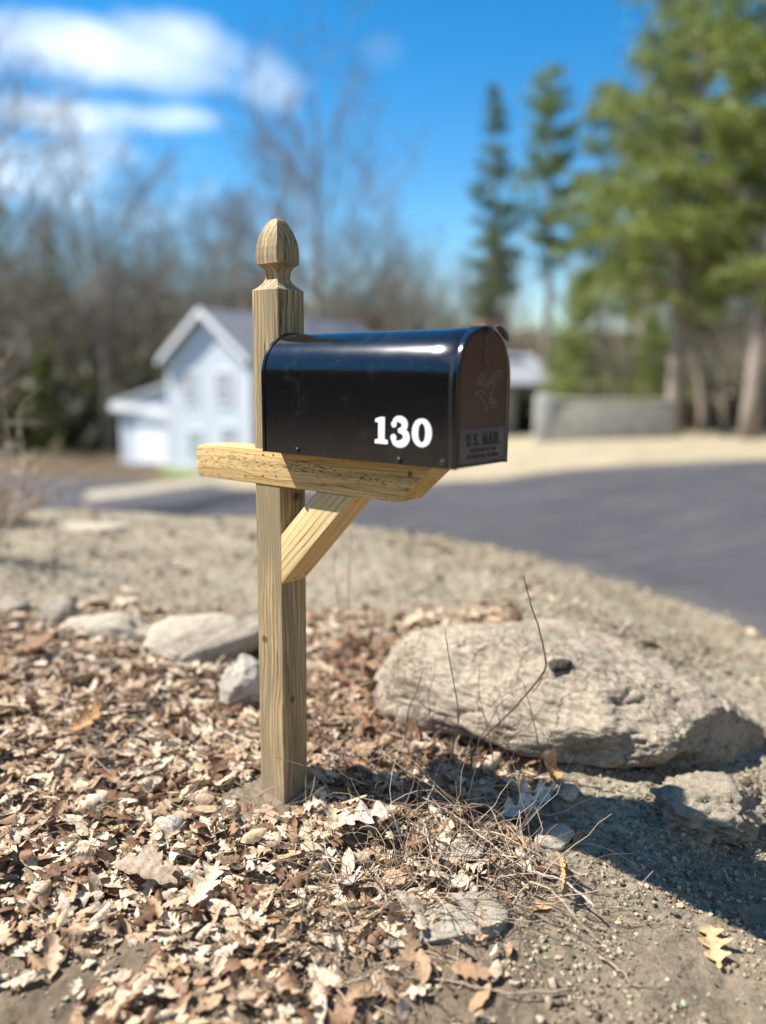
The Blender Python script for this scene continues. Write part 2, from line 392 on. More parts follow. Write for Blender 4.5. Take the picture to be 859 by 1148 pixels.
# ------------------------------------------------------------------ timber
def wood(name, axis, pith, light, dark, freq=150, weather=None, mildew=0.0, knots=(), crack=.8, splash=0.0, rot=None, warp=1.0, seed=0.0, stripe=.55):
    m, nt, b = mat_new(name)
    v = N(nt, 'ShaderNodeTexCoord').outputs['Object']
    if rot is not None:
        mp = N(nt, 'ShaderNodeMapping'); mp.inputs['Rotation'].default_value = rot; L(nt, v, mp.inputs['Vector']); v = mp.outputs[0]
    # stretched noise that bends the growth rings along the board
    sc_ = [7, 7, 7]; sc_[axis] = 1.3
    mp = N(nt, 'ShaderNodeMapping'); mp.inputs['Scale'].default_value = sc_; mp.inputs['Location'].default_value = (seed, seed*.7, -seed); L(nt, v, mp.inputs['Vector'])
    nz = N(nt, 'ShaderNodeTexNoise', Scale=1.5, Detail=4.0, Roughness=.5); L(nt, mp.outputs[0], nz.inputs['Vector'])
    sx = N(nt, 'ShaderNodeSeparateXYZ'); L(nt, v, sx.inputs[0])
    oth = [i for i in range(3) if i != axis]
    sq = []
    for i, p in zip(oth, pith):
        d = math_(nt, 'SUBTRACT', sx.outputs[i], p); sq.append(math_(nt, 'MULTIPLY', d, d))
    r_ = math_(nt, 'SQRT', math_(nt, 'ADD', sq[0], sq[1]))
    r_ = math_(nt, 'ADD', r_, math_(nt, 'MULTIPLY', nz.outputs['Fac'], .045 * warp))
    ph = math_(nt, 'FRACT', math_(nt, 'MULTIPLY', r_, freq))
    ring = ramp(nt, ph, [(0, (0, 0, 0)), (.45, (.12, .12, .12)), (.80, (.75, .75, .75)), (.90, (1, 1, 1)), (1.0, (0, 0, 0))])
    sc2 = [170, 170, 170]; sc2[axis] = 4
    mp2 = N(nt, 'ShaderNodeMapping'); mp2.inputs['Scale'].default_value = sc2; L(nt, v, mp2.inputs['Vector'])
    fib = noise(nt, mp2.outputs[0], 1.6, 5, .7)
    sc3 = [26, 26, 26]; sc3[axis] = 2.2
    mp3 = N(nt, 'ShaderNodeMapping'); mp3.inputs['Scale'].default_value = sc3; mp3.inputs['Location'].default_value = (3 + seed, 1, 2); L(nt, v, mp3.inputs['Vector'])
    blot = noise(nt, mp3.outputs[0], 1, 5, .6)
    colr = mix(nt, math_(nt, 'MULTIPLY', ring, stripe), light, dark)
    colr = mix(nt, ramp(nt, fib, [(.35, (.55, .55, .55)), (.55, (0, 0, 0))]), colr, tuple(c * .62 for c in dark))
    if weather: colr = mix(nt, ramp(nt, blot, [(.44, (0, 0, 0)), (.60, (.85, .85, .85))]), colr, weather)
    if mildew:
        sc4 = [240, 240, 240]; sc4[axis] = 60
        mp4 = N(nt, 'ShaderNodeMapping'); mp4.inputs['Scale'].default_value = sc4; L(nt, v, mp4.inputs['Vector'])
        mask = math_(nt, 'MULTIPLY', ramp(nt, noise(nt, mp4.outputs[0], 1, 4, .7), [(.52, (0, 0, 0)), (.60, (1, 1, 1))]),
                     ramp(nt, noise(nt, mp3.outputs[0], .8, 3), [(.42, (0, 0, 0)), (.62, (1, 1, 1))]))
        colr = mix(nt, math_(nt, 'MULTIPLY', mask, mildew), colr, (.05, .038, .025))
    sc5 = [38, 38, 38]; sc5[axis] = 1.1
    mp5 = N(nt, 'ShaderNodeMapping'); mp5.inputs['Scale'].default_value = sc5; mp5.inputs['Location'].default_value = (seed, 4, seed * 2); L(nt, v, mp5.inputs['Vector'])
    ckn = noise(nt, mp5.outputs[0], 1, 3, .5)
    ck = math_(nt, 'MULTIPLY', ramp(nt, ckn, [(.485, (0, 0, 0)), (.497, (1, 1, 1)), (.503, (1, 1, 1)), (.515, (0, 0, 0))]), ramp(nt, noise(nt, mp3.outputs[0], .6, 2), [(.50, (0, 0, 0)), (.60, (1, 1, 1))]))
    colr = mix(nt, math_(nt, 'MULTIPLY', ck, crack), colr, (.035, .024, .015))
    for kx, ky, kz, kr in knots:
        dv = N(nt, 'ShaderNodeVectorMath', operation='DISTANCE'); L(nt, v, dv.inputs[0]); dv.inputs[1].default_value = (kx, ky, kz)
        kd = math_(nt, 'ADD', dv.outputs['Value'], math_(nt, 'MULTIPLY', math_(nt, 'SUBTRACT', noise(nt, v, 90, 3), .5), kr * .8))
        colr = mix(nt, ramp(nt, math_(nt, 'DIVIDE', kd, kr * 2.0), [(.2, (.9, .9, .9)), (.5, (.65, .65, .65)), (.62, (.15, .15, .15)), (.85, (0, 0, 0))]), colr, (.085, .04, .018))
    if splash:
        zz = math_(nt, 'ADD', sx.outputs['Z'], math_(nt, 'MULTIPLY', math_(nt, 'SUBTRACT', noise(nt, v, 55, 5, .7), .5), .28))
        colr = mix(nt, math_(nt, 'MULTIPLY', ramp(nt, zz, [(0, (1, 1, 1)), (.14, (0, 0, 0))]), splash), colr, (.26, .205, .145))
    pits = ramp(nt, noise(nt, v, 900, 2, .5), [(.66, (0, 0, 0)), (.72, (1, 1, 1))])
    colr = mix(nt, math_(nt, 'MULTIPLY', pits, .5), colr, (.06, .045, .03))
    L(nt, colr, b.inputs['Base Color']); b.inputs['Roughness'].default_value = .78; b.inputs['Specular IOR Level'].default_value = .25
    h = math_(nt, 'SUBTRACT', math_(nt, 'SUBTRACT', math_(nt, 'MULTIPLY', fib, .8), math_(nt, 'MULTIPLY', ring, .5)), math_(nt, 'MULTIPLY', ck, 1.2))
    bump(nt, b, h, .55, .0016)
    return m
HW = .0445
PX, PY, PSI = -.2625, 1.9914, 128.456
RZ_ = R(90 - PSI)
post_m = wood('weathered_pine', 2, (.15, -.10), (.48, .355, .19), (.15, .095, .042), freq=88, weather=(.215, .17, .10), seed=2.0, stripe=.85, warp=1.5, splash=.75, knots=((.0445, .012, .838, .011), (-.02, -.0445, .46, .009), (.0445, -.01, .30, .008)))
arm_m = wood('mildewed_pine', 0, (.12, .81), (.62, .43, .19), (.37, .215, .07), freq=75, mildew=.85, seed=5.0, warp=1.1, knots=((.445, -.047, .935, .006),))
brace_m = wood('fresh_pine', 0, (-.25, -.11), (.64, .48, .245), (.42, .26, .09), freq=62, rot=(0, R(46), 0), seed=9.0, warp=.7)
postT = empty('mailbox_post', (PX, PY, 0), RZ_)
tag(postT, 'weathered wooden post with carved gothic finial, cross arm and diagonal brace under the black mailbox', 'post')
# upright with its carved top, one continuous square section
prof = [(-.45, .0445), (-.1, .0445), (.2, .0445), (.5, .0445), (.8, .0445), (1.1, .0445), (1.3437, .0445), (1.3490, .0385), (1.3534, .0335), (1.3580, .0292), (1.3627, .0258), (1.3680, .0230), (1.3702, .0217), (1.3820, .0222),
        (1.3900, .0235), (1.3960, .0262), (1.4010, .0300), (1.4040, .0345), (1.4050, .0370), (1.4240, .0378), (1.4440, .0370), (1.4600, .0343), (1.4745, .0302), (1.4860, .0255), (1.4960, .0205), (1.5040, .0155), (1.5090, .0115), (1.5115, .0070)]
mb = MB(); V = []; F = []
for z, h in prof: V += [(-h, -h, z), (h, -h, z), (h, h, z), (-h, h, z)]
n = len(prof)
for i in range(n - 1):
    for k in range(4): F.append((i*4+k, i*4+(k+1) % 4, (i+1)*4+(k+1) % 4, (i+1)*4+k))
F.append((3, 2, 1, 0)); F.append(tuple((n-1)*4+k for k in range(4)))
mb.add(V, F)
bm = bmesh.new(); vv = [bm.verts.new(p) for p in mb.v]
for f in mb.f: bm.faces.new([vv[i] for i in f])
bmesh.ops.recalc_face_normals(bm, faces=bm.faces)
ed = [e for e in bm.edges if abs(e.verts[0].co.z - e.verts[1].co.z) > 1e-4 and min(abs(v.co.x) for v in e.verts) > .02]
bmesh.ops.bevel(bm, geom=ed, offset=.0018, segments=2, profile=.6, affect='EDGES', clamp_overlap=True)
up = bm_obj('upright', bm, post_m, postT)
ZB0, ZB1 = .869, .958
def yv(v): return -v         # v = offset towards the numbered side
mb = MB()
LB = .2762
poly = [(-LB, ZB0 + .012), (-LB + .012, ZB0), (.413, ZB0), (.510, ZB1), (-LB + .045, ZB1), (-LB + .012, ZB1 - .005), (-LB + .002, ZB1 - .014)]
mb.prism(poly, -.0470, .0425)
arm = mb.build('arm', arm_m, postT, bevel=.003)
mb = MB()
zt = ZB0 - .0004
x0 = HW + .0004
poly = [(x0, .618), (.2835, zt), (.1668, zt), (x0, .747)]
mb.prism(poly, -.0450, .0425)
brace = mb.build('brace', brace_m, postT, bevel=.0035)
nail_m = simple('nail_rust', (.06, .035, .022), .6, .4)
def nail(p, d, r=.0026):
    mb = MB(); d = Vector(d).normalized(); p = Vector(p); mb.tube([p - d*.004, p + d*.0006], r, 8); mb.build('nail', nail_m, postT)
for (x, z) in ((-.0125, .944), (.024, .946), (-.0138, .891), (.033, .894), (-.080, .885)): nail((x, -.0470, z), (0, -1, 0))
t45 = Vector((.239, 0, .251)).normalized(); nrm = Vector((.251, 0, -.239)).normalized()
for s, v in ((.325, .02), (.335, -.012), (.02, .012), (.035, -.018)):
    p = Vector((x0, -v, .618)) + t45 * s; nail(p, nrm)

# ------------------------------------------------------------------ mailbox
pm, nt, b = mat_new('black_enamel')
v = N(nt, 'ShaderNodeTexCoord').outputs['Object']
sp = ramp(nt, noise(nt, v, 380, 2, .5), [(.70, (0, 0, 0)), (.75, (1, 1, 1))])
du = ramp(nt, noise(nt, v, 14, 6, .7), [(.55, (0, 0, 0)), (.8, (1, 1, 1))])
dustf = math_(nt, 'ADD', math_(nt, 'MULTIPLY', sp, .55), math_(nt, 'MULTIPLY', du, .09), True)
L(nt, mix(nt, dustf, (.004, .004, .0045), (.22, .19, .15)), b.inputs['Base Color'])
L(nt, ramp(nt, noise(nt, v, 12, 3, .5), [(.3, (.13, .13, .13)), (.7, (.16, .16, .16))]), b.inputs['Roughness'])
b.inputs['Specular IOR Level'].default_value = .8
bump(nt, b, noise(nt, v, 9, 1, .5), .02, .01)
pd, nt, b = mat_new('door_enamel_reflection')
v = N(nt, 'ShaderNodeTexCoord').outputs['Object']
L(nt, ramp(nt, noise(nt, v, 9, 4), [(.3, (.075, .043, .025)), (.7, (.10, .058, .034))]), b.inputs['Base Color'])  # black enamel; the brown ground reflection is put into its base colour
b.inputs['Roughness'].default_value = .26; b.inputs['Specular IOR Level'].default_value = .65
bump(nt, b, noise(nt, v, 26, 3, .5), .06, .01)
mbx = empty('mailbox', (PX, PY, 0), RZ_)
tag(mbx, 'glossy black arched metal mailbox numbered 130 fixed on the cross arm of the wooden post', 'mailbox')
MX0, MX1, MW, MZ, MH = .0460, .5975, .1001, .9605, .2790
def arch(w, h, zb, n=28, inset=0.0):
    """(y, z) outline, open at the bottom: right foot, over the crown, left foot"""
    w -= inset; pts = [(-w, zb)]; zc = zb + h - w - inset
    for k in range(5): pts.append((-w, zb + (zc - zb) * (k + 1) / 5.0))
    for k in range(1, n): a = math.pi * k / n; pts.append((-w * math.cos(a), zc + w * math.sin(a) * (1.0)))
    for k in range(6): pts.append((w, zc - (zc - zb) * k / 5.0))
    return pts
def shell(sections, close=False):
    """loft of arches; sections = (x, w, h, zb)"""
    mb = MB(); rows = [[(x, y, z) for y, z in arch(w, h, zb)] for x, w, h, zb in sections]
    n = len(rows[0]); V = [p for r_ in rows for p in r_]; F = []
    for i in range(len(rows) - 1):
        for k in range(n - 1): F.append((i*n+k, i*n+k+1, (i+1)*n+k+1, (i+1)*n+k))
    return mb.add(V, F)
t = .0009
secs = [(MX0 + .004, MW - t, MH - t, MZ), (MX0 + .004, MW, MH, MZ)] + [(MX0 + .004 + k * (MX1 - MX0 - .026) / 10, MW, MH, MZ) for k in range(1, 11)]
secs += [(MX1 - .0195, MW - .0012, MH - .0012, MZ), (MX1 - .018, MW + .0006, MH + .0006, MZ), (MX1 - .010, MW + .0022, MH + .0022, MZ), (MX1 - .003, MW + .0024, MH + .0024, MZ), (MX1, MW + .001, MH + .001, MZ), (MX1 + .0002, MW - .0035, MH - .0035, MZ), (MX1 - .008, MW - .0040, MH - .0040, MZ)]
body = shell(secs).build('body', pm, mbx, smooth=True, angle=50, recalc=False)
bm = bmesh.new(); bm.from_mesh(body.data); bmesh.ops.recalc_face_normals(bm, faces=bm.faces)
bm.to_mesh(body.data); bm.free()
# back: a plate with a rolled rim standing proud of the body
rim = shell([(MX0 + .009, MW + .0003, MH + .0003, MZ), (MX0 + .0085, MW + .0030, MH + .0032, MZ), (MX0 + .001, MW + .0034, MH + .0036, MZ), (MX0, MW + .0020, MH + .0020, MZ), (MX0, MW - .004, MH - .004, MZ)])
a_ = arch(MW - .004, MH - .004, MZ); rim.prism(a_, MX0 + .0003, MX0 + .0020, 'x')
rim.build('back_panel', pm, mbx, smooth=True, angle=40)
# floor pan
mb = MB(); mb.box(MX0 + .006, MX1 - .012, -MW + .002, MW - .002, MZ + .0015, MZ + .0035); mb.build('floor_pan', pm, mbx)
# door: a pressed arch panel inside the front hoop
door = empty('door', (0, 0, 0)); door.parent = mbx
bpy.data.objects.remove(door)
dm = MB(); o1 = arch(MW - .0045, MH - .0050, MZ + .002); o2 = arch(MW - .0075, MH - .0080, MZ + .005); o3 = arch(MW - .0090, MH - .0100, MZ + .0065)
n = len(o1)
V = [(MX1 - .010, *p) for p in o1] + [(MX1 + .0010, *p) for p in o1] + [(MX1 + .0014, *p) for p in o2] + [(MX1 - .0012, *p) for p in o3]
F = []
for i in range(3):
    for k in range(n): F.append((i*n+k, i*n+(k+1) % n, (i+1)*n+(k+1) % n, (i+1)*n+k))
F.append(tuple(3*n+k for k in range(n)))
dm.add(V, F)
door = dm.build('door', pd, mbx, smooth=True, angle=35)
XD = MX1 - .0012
# raised lower plate with its frame
pl = MB(); ZP = 1.0362
pl.box(XD - .001, XD + .0010, -.0885, .0885, MZ + .0125, ZP)
pl.box(XD, XD + .0026, -.0890, .0890, ZP, ZP + .0022); pl.box(XD, XD + .0026, -.0890, .0890, MZ + .0095, MZ + .0125)
pl.box(XD, XD + .0026, -.0905, -.0885, MZ + .0095, ZP + .0022); pl.box(XD, XD + .0026, .0885, .0905, MZ + .0095, ZP + .0022)
plm = simple('plate_enamel', (.115, .098, .082), .36)
plate = pl.build('nameplate', plm, door, bevel=.0004)
XT = XD + .0010
# serif letters pressed into the plate: thick stems, thin hairlines and slab serifs
def bar(a, b_, w): 
    a = Vector(a); b_ = Vector(b_); d = (b_ - a).normalized(); p = Vector((-d.y, d.x)) * w / 2
    return [a - p, b_ - p, b_ + p, a + p]
def glyph(ch):
    T, H, S = .26, .10, .09
    sr = lambda x0, x1, y: [(x0, y), (x1, y), (x1, y + S), (x0, y + S)]
    if ch == 'U':
        c = [bar((.20, .95), (.20, .30), T), bar((.72, .95), (.72, .30), H), sr(0, .42, .91), sr(.54, .90, .91)]
        pr = None
        for k in range(9):
            a = math.pi + math.pi * k / 8; q = (.46 + .26 * math.cos(a), .32 + .27 * math.sin(a))
            if pr: c.append(bar(pr, q, .20 - .10 * k / 8))
            pr = q
        return .95, c
    if ch == 'S':
        c = []; pts = [(.68, .74), (.60, .90), (.40, .95), (.20, .86), (.16, .70), (.30, .56), (.52, .46), (.66, .32), (.62, .14), (.42, .05), (.20, .10), (.12, .28)]
        ws = [.08, .09, .11, .16, .20, .24, .25, .22, .18, .11, .09, .08]
        for i in range(len(pts) - 1): c.append(bar(pts[i], pts[i+1], (ws[i] + ws[i+1]) / 2))
        return .82, c
    if ch == '.': return .34, [[(.06, 0), (.24, 0), (.24, .18), (.06, .18)]]
    if ch == 'M': return 1.22, [bar((.18, 0), (.18, 1), H), bar((.98, 0), (.98, 1), T), bar((.20, 1), (.56, .12), T * .85), bar((.96, 1), (.58, .10), H), sr(0, .36, 0), sr(.78, 1.18, 0), sr(0, .3, .91), sr(.88, 1.18, .91)]
    if ch == 'A': return 1.0, [bar((.16, .02), (.48, .98), H), bar((.48, .98), (.80, .02), T), bar((.26, .34), (.70, .34), H), sr(0, .32, 0), sr(.62, .98, 0)]
    if ch == 'I': return .5, [bar((.23, 0), (.23, 1), T), sr(.02, .44, 0), sr(.02, .44, .91)]
    if ch == 'L': return .82, [bar((.2, 0), (.2, 1), T), sr(.02, .42, .91), sr(.02, .76, 0), bar((.72, 0), (.72, .30), H)]
    return .4, []
def lettering(text, yc, z0, size, width, name, parent, mat_, x=XT, depth=.0013):
    mb = MB(); adv = 0; items = []
    for ch in text:
        w, c = glyph(ch); items.append((adv, c)); adv += w + .06
    sx = width / adv
    for a0, c in items:
        for j, poly in enumerate(c):
            pts = [(yc + (-adv / 2 + a0 + p[0]) * sx, z0 + p[1] * size) for p in poly]
            mb.prism(pts, x - .0002, x + depth + j * .00004, 'x')
    return mb.build(name, mat_, parent)
lm = simple('raised_enamel', (.028, .022, .018), .22)
# facing +x the reader's right is +y
lettering('U.S. MAIL', 0, MZ + .0435, .0245, .132, 'raised_lettering', plate, lm)
def font_text(txt, size, name, parent, mat_, M, ext=.0004, stretch=1.0, bold=0):
    cu = bpy.data.curves.new(name, 'FONT'); cu.body = txt; cu.size = size; cu.extrude = ext; cu.align_x = 'CENTER'; cu.offset = bold; cu.resolution_u = 2
    o = bpy.data.objects.new(name, cu); COL.objects.link(o)
    dg = bpy.context.evaluated_depsgraph_get(); me = bpy.data.meshes.new_from_object(o.evaluated_get(dg))
    bpy.data.objects.remove(o); me.materials.clear(); me.materials.append(mat_); me.transform(M @ Matrix.Diagonal((stretch, 1, 1, 1)))
    q = bpy.data.objects.new(name, me); COL.objects.link(q); q.parent = parent; return q
FM = lambda y, z, x=XT: Matrix(((0, 0, 1, x), (1, 0, 0, y), (0, 1, 0, z), (0, 0, 0, 1)))
font_text('APPROVED BY THE', .0118, 'raised_lettering', plate, lm, FM(0, MZ + .0300), .0007, 1.02, .0002)
font_text('POSTMASTER GENERAL', .0118, 'raised_lettering', plate, lm, FM(0, MZ + .0175), .0007, 1.02, .0002)
# pressed bird emblem: raised outline strokes, taken off the photograph onto the door's plane
def door_pt(qx, qy):
    # zoom pixels (x 200..530, top 130 .. plate 795) -> door coordinates
    y = -.0885 + (qx - 202) / (530 - 202) * .177
    top = 803 - (qx - 200) * .055
    z = ZP + (top - qy) / (top - 140) * (MZ + MH - ZP - .004)
    return (XD + .0002, y, z)
strokes = [
 [(300,562),(318,545),(345,538),(358,528),(362,518)], [(300,562),(325,568),(340,580),(352,600),(372,622),(378,640),(366,655),(372,672),(368,690)],
 [(362,518),(345,500),(322,492),(310,480),(318,458),(330,438),(350,425),(372,430)], [(330,492),(336,470),(350,452),(372,440)], [(345,500),(352,478),(366,462)],
 [(362,518),(372,500),(385,475),(410,445),(440,415),(470,402),(486,404)], [(376,512),(395,485),(425,452),(455,432),(486,424)], [(385,520),(410,488),(440,462),(470,446),(484,448)],
 [(486,404),(486,424)],[(484,432),(484,448)], [(440,462),(430,485),(438,505),(425,520),(420,540),(410,560),(408,580),(402,600)],
 [(402,600),(418,590),(440,602),(458,612)], [(402,612),(425,612),(450,625),(458,618)], [(402,600),(410,625),(432,645),(452,648),(458,630)], [(378,640),(388,650),(402,655),(388,668),(376,690)],
 [(352,545),(366,552),(376,566)]]
em = MB()
for s in strokes: em.tube([door_pt(*p) for p in s], .0011, 5)
em.build('bird_emblem', simple('emblem_highlight', (.19, .14, .10), .25), door, smooth=True)  # lighter colour paints in the highlight along the raised strokes
# catch strap riveted to the door's crown, and the spring catch curled above it
zt_ = MZ + MH
st = MB()
st_poly = [(-.0085, zt_ - .004), (-.0085, zt_ - .066)] + [(-.0085 * math.cos(a), zt_ - .066 - .0085 * math.sin(a)) for a in np.linspace(0, math.pi, 9)[1:-1]] + [(.0085, zt_ - .066), (.0085, zt_ - .004)]
st.prism(st_poly, XD + .0004, XD + .0034, 'x'); 
strap = st.build('catch_strap', pd, door, bevel=.0006)
for z in (zt_ - .034, zt_ - .058): 
    r_ = MB(); r_.tube([(XD + .003, 0, z), (XD + .0050, 0, z)], [.0032, .0022], 10); r_.build('rivet', pm, strap)
# thin pull tongue above the strap, bent forward over the hoop
tg = MB()
W2 = .0105
path = [(MX1 - .0335, zt_ + .0012), (MX1 - .012, zt_ + .0045), (MX1 + .004, zt_ + .0040), (MX1 + .010, zt_ - .002), (MX1 + .0085, zt_ - .010)]
tg.prism([p for p in path] + [(p[0] - .0008, p[1] - .0018) for p in path[::-1]], -W2, W2)
tg.build('catch', pm, mbx, bevel=.0004)
# folded signal flag on the far side, its rounded end showing over the hoop
fl = MB(); cyf, czf, yf = MX1 - .004, zt_ - .026, MW * .62
for k in range(1):
    pts = [(MX1 + .006, MW * math.sin(a) * 1.03 + .001, MZ + MH - MW + MW * math.cos(a) * 1.03 + .004) for a in np.linspace(.26, .80, 9)]
    fl.tube(pts, [.003, .0055, .0065, .007, .007, .007, .0065, .005, .003], 8)
fl.build('flag_knob', pm, mbx, smooth=True)
# bolts, screws and punched holes along the skirt
bolt_m = simple('black_bolt', (.02, .02, .022), .35, .3)
def bolt(x, z, r=.0052, d=.0042, hex_=False):
    mb = MB(); mb.tube([(x, -MW + .001, z), (x, -MW - d * .6, z), (x, -MW - d, z)], [r, r, r * .6], 6 if hex_ else 12); mb.build('bolt', bolt_m, mbx, smooth=False)
bolt(.162, MZ + .0115); bolt(.457, MZ + .0095, .0062, .006, True)
rg = MB()
for k in range(16):
    a0, a1 = 2*math.pi*k/16, 2*math.pi*(k+1)/16
    rg.tube([(MX1 - .0335 + .0065*math.cos(a0), -MW - .0006, MZ + .0125 + .0065*math.sin(a0)), (MX1 - .0335 + .0065*math.cos(a1), -MW - .0006, MZ + .0125 + .0065*math.sin(a1))], .0011, 5)
rg.tube([(MX1 - .0335, -MW + .001, MZ + .0125), (MX1 - .0335, -MW - .0012, MZ + .0125)], .0035, 10)
rg.build('hinge_rivet', bolt_m, mbx, smooth=True)
hole_m = simple('hole_dark', (.003, .003, .003), .9)
for x in (.064, .109, .232, .312, .502): 
    mb = MB(); mb.tube([(x, -MW + .001, MZ + .008), (x, -MW - .0003, MZ + .008)], .0018, 8); mb.build('hole', hole_m, mbx)
# house number: three separate stick-on digits
dig_m, nt, b = mat_new('white_vinyl'); b.inputs['Base Color'].default_value = (.80, .80, .82, 1); b.inputs['Roughness'].default_value = .45
YS = -MW - .00035
def side_poly(mb, poly, lift=0.0): mb.prism(poly, YS - .0003 - lift, -MW + .0005)
def ribbon(mb, pts, ws, lift=0):
    lft, rgt = [], []
    for i, p in enumerate(pts):
        a = Vector(pts[max(i-1, 0)]); c = Vector(pts[min(i+1, len(pts)-1)]); d = (c - a).normalized(); n_ = Vector((-d.y, d.x)) * ws[i] / 2
        lft.append(Vector(p) + n_); rgt.append(Vector(p) - n_)
    n = len(pts); V = []; F = []
    for y in (YS - .0003 - lift, -MW + .0005):
        V += [(q.x, y, q.y) for q in lft] + [(q.x, y, q.y) for q in rgt]
    for i in range(n - 1): F.append((i, i+1, n+i+1, n+i)); F.append((2*n+i, 3*n+i, 3*n+i+1, 2*n+i+1)); F.append((i, 2*n+i, 2*n+i+1, i+1)); F.append((n+i, n+i+1, 3*n+i+1, 3*n+i))
    F.append((0, n, 3*n, 2*n)); F.append((n-1, 3*n-1, 4*n-1, 2*n-1))
    mb.add(V, F)
def smooth_path(pts, k=6):
    P = [Vector(p) for p in pts]; o = []
    for i in range(len(P) - 1):
        p0, p1, p2, p3 = P[max(i-1, 0)], P[i], P[i+1], P[min(i+2, len(P)-1)]
        for j in range(k):
            t = j / k; o.append(.5 * ((2*p1) + (p2-p0)*t + (2*p0-5*p1+4*p2-p3)*t*t + (3*p1-p0-3*p2+p3)*t**3))
    o.append(P[-1]); return o
def number_part(build):
    mb = MB(); build(mb); mb.build('number', dig_m, mbx)
Z0, Z1 = 1.0010, 1.0572
H_ = Z1 - Z0
def d_one(mb):
    w = .0345; x = .3912
    P = [(.00, 0), (1.0, 0), (1.0, .15), (.76, .17), (.76, 1.0), (.42, 1.0), (.02, .92), (.02, .80), (.26, .80), (.26, .17), (.0, .15)]
    side_poly(mb, [(x + a * w, Z0 + c * H_) for a, c in P])
def d_three(mb):
    x, w = .4335, .0490
    c = smooth_path([(.15, .80), (.26, .93), (.48, .955), (.70, .86), (.74, .72), (.62, .585), (.40, .535)], 6)
    n = len(c); ws = [.0085 + .0075 * math.sin(math.pi * min(1, i / (n - 1) * 1.05)) ** 1.3 for i in range(n)]; ws = [.006 + (.0150 - .006) * (max(0, math.sin(math.pi * (i / (n-1)) ** 1.15)) ** .9) for i in range(n)]
    ribbon(mb, [(x + a * w, Z0 + b_ * H_) for a, b_ in c], ws)
    c = smooth_path([(.40, .535), (.66, .50), (.82, .38), (.82, .23), (.68, .09), (.42, .035), (.20, .09), (.11, .24)], 6)
    n = len(c); ws = [.006 + (.0168 - .006) * (max(0, math.sin(math.pi * (i / (n-1)) ** .85)) ** .9) for i in range(n)]
    ribbon(mb, [(x + a * w, Z0 + b_ * H_) for a, b_ in c], ws, .00006)
    for (a, b_, r) in ((.17, .76, .0068), (.15, .26, .0074)):
        side_poly(mb, [(x + a * w + r * math.cos(t), Z0 + b_ * H_ + r * math.sin(t)) for t in np.linspace(0, 2 * math.pi, 21)[:-1]], .00012)
def d_zero(mb):
    cx_, cz_ = .5131, (Z0 + Z1) / 2; n = 36; V = []; F = []
    for y in (YS - .0003, -MW + .0005):
        for (a, c) in ((.0246, H_ / 2 + .0006), (.0092, H_ / 2 - .0085)):
            V += [(cx_ + a * math.copysign(abs(math.cos(t)) ** .9, math.cos(t)), y, cz_ + c * math.sin(t)) for t in np.linspace(0, 2 * math.pi, n + 1)[:-1]]
    for k in range(n):
        q = (k + 1) % n
        F += [(k, q, n + q, n + k), (2*n + k, 3*n + k, 3*n + q, 2*n + q), (k, 2*n + k, 2*n + q, q), (n + k, n + q, 3*n + q, 3*n + k)]
    mb.add(V, F)
number_part(d_one); number_part(d_three); number_part(d_zero)

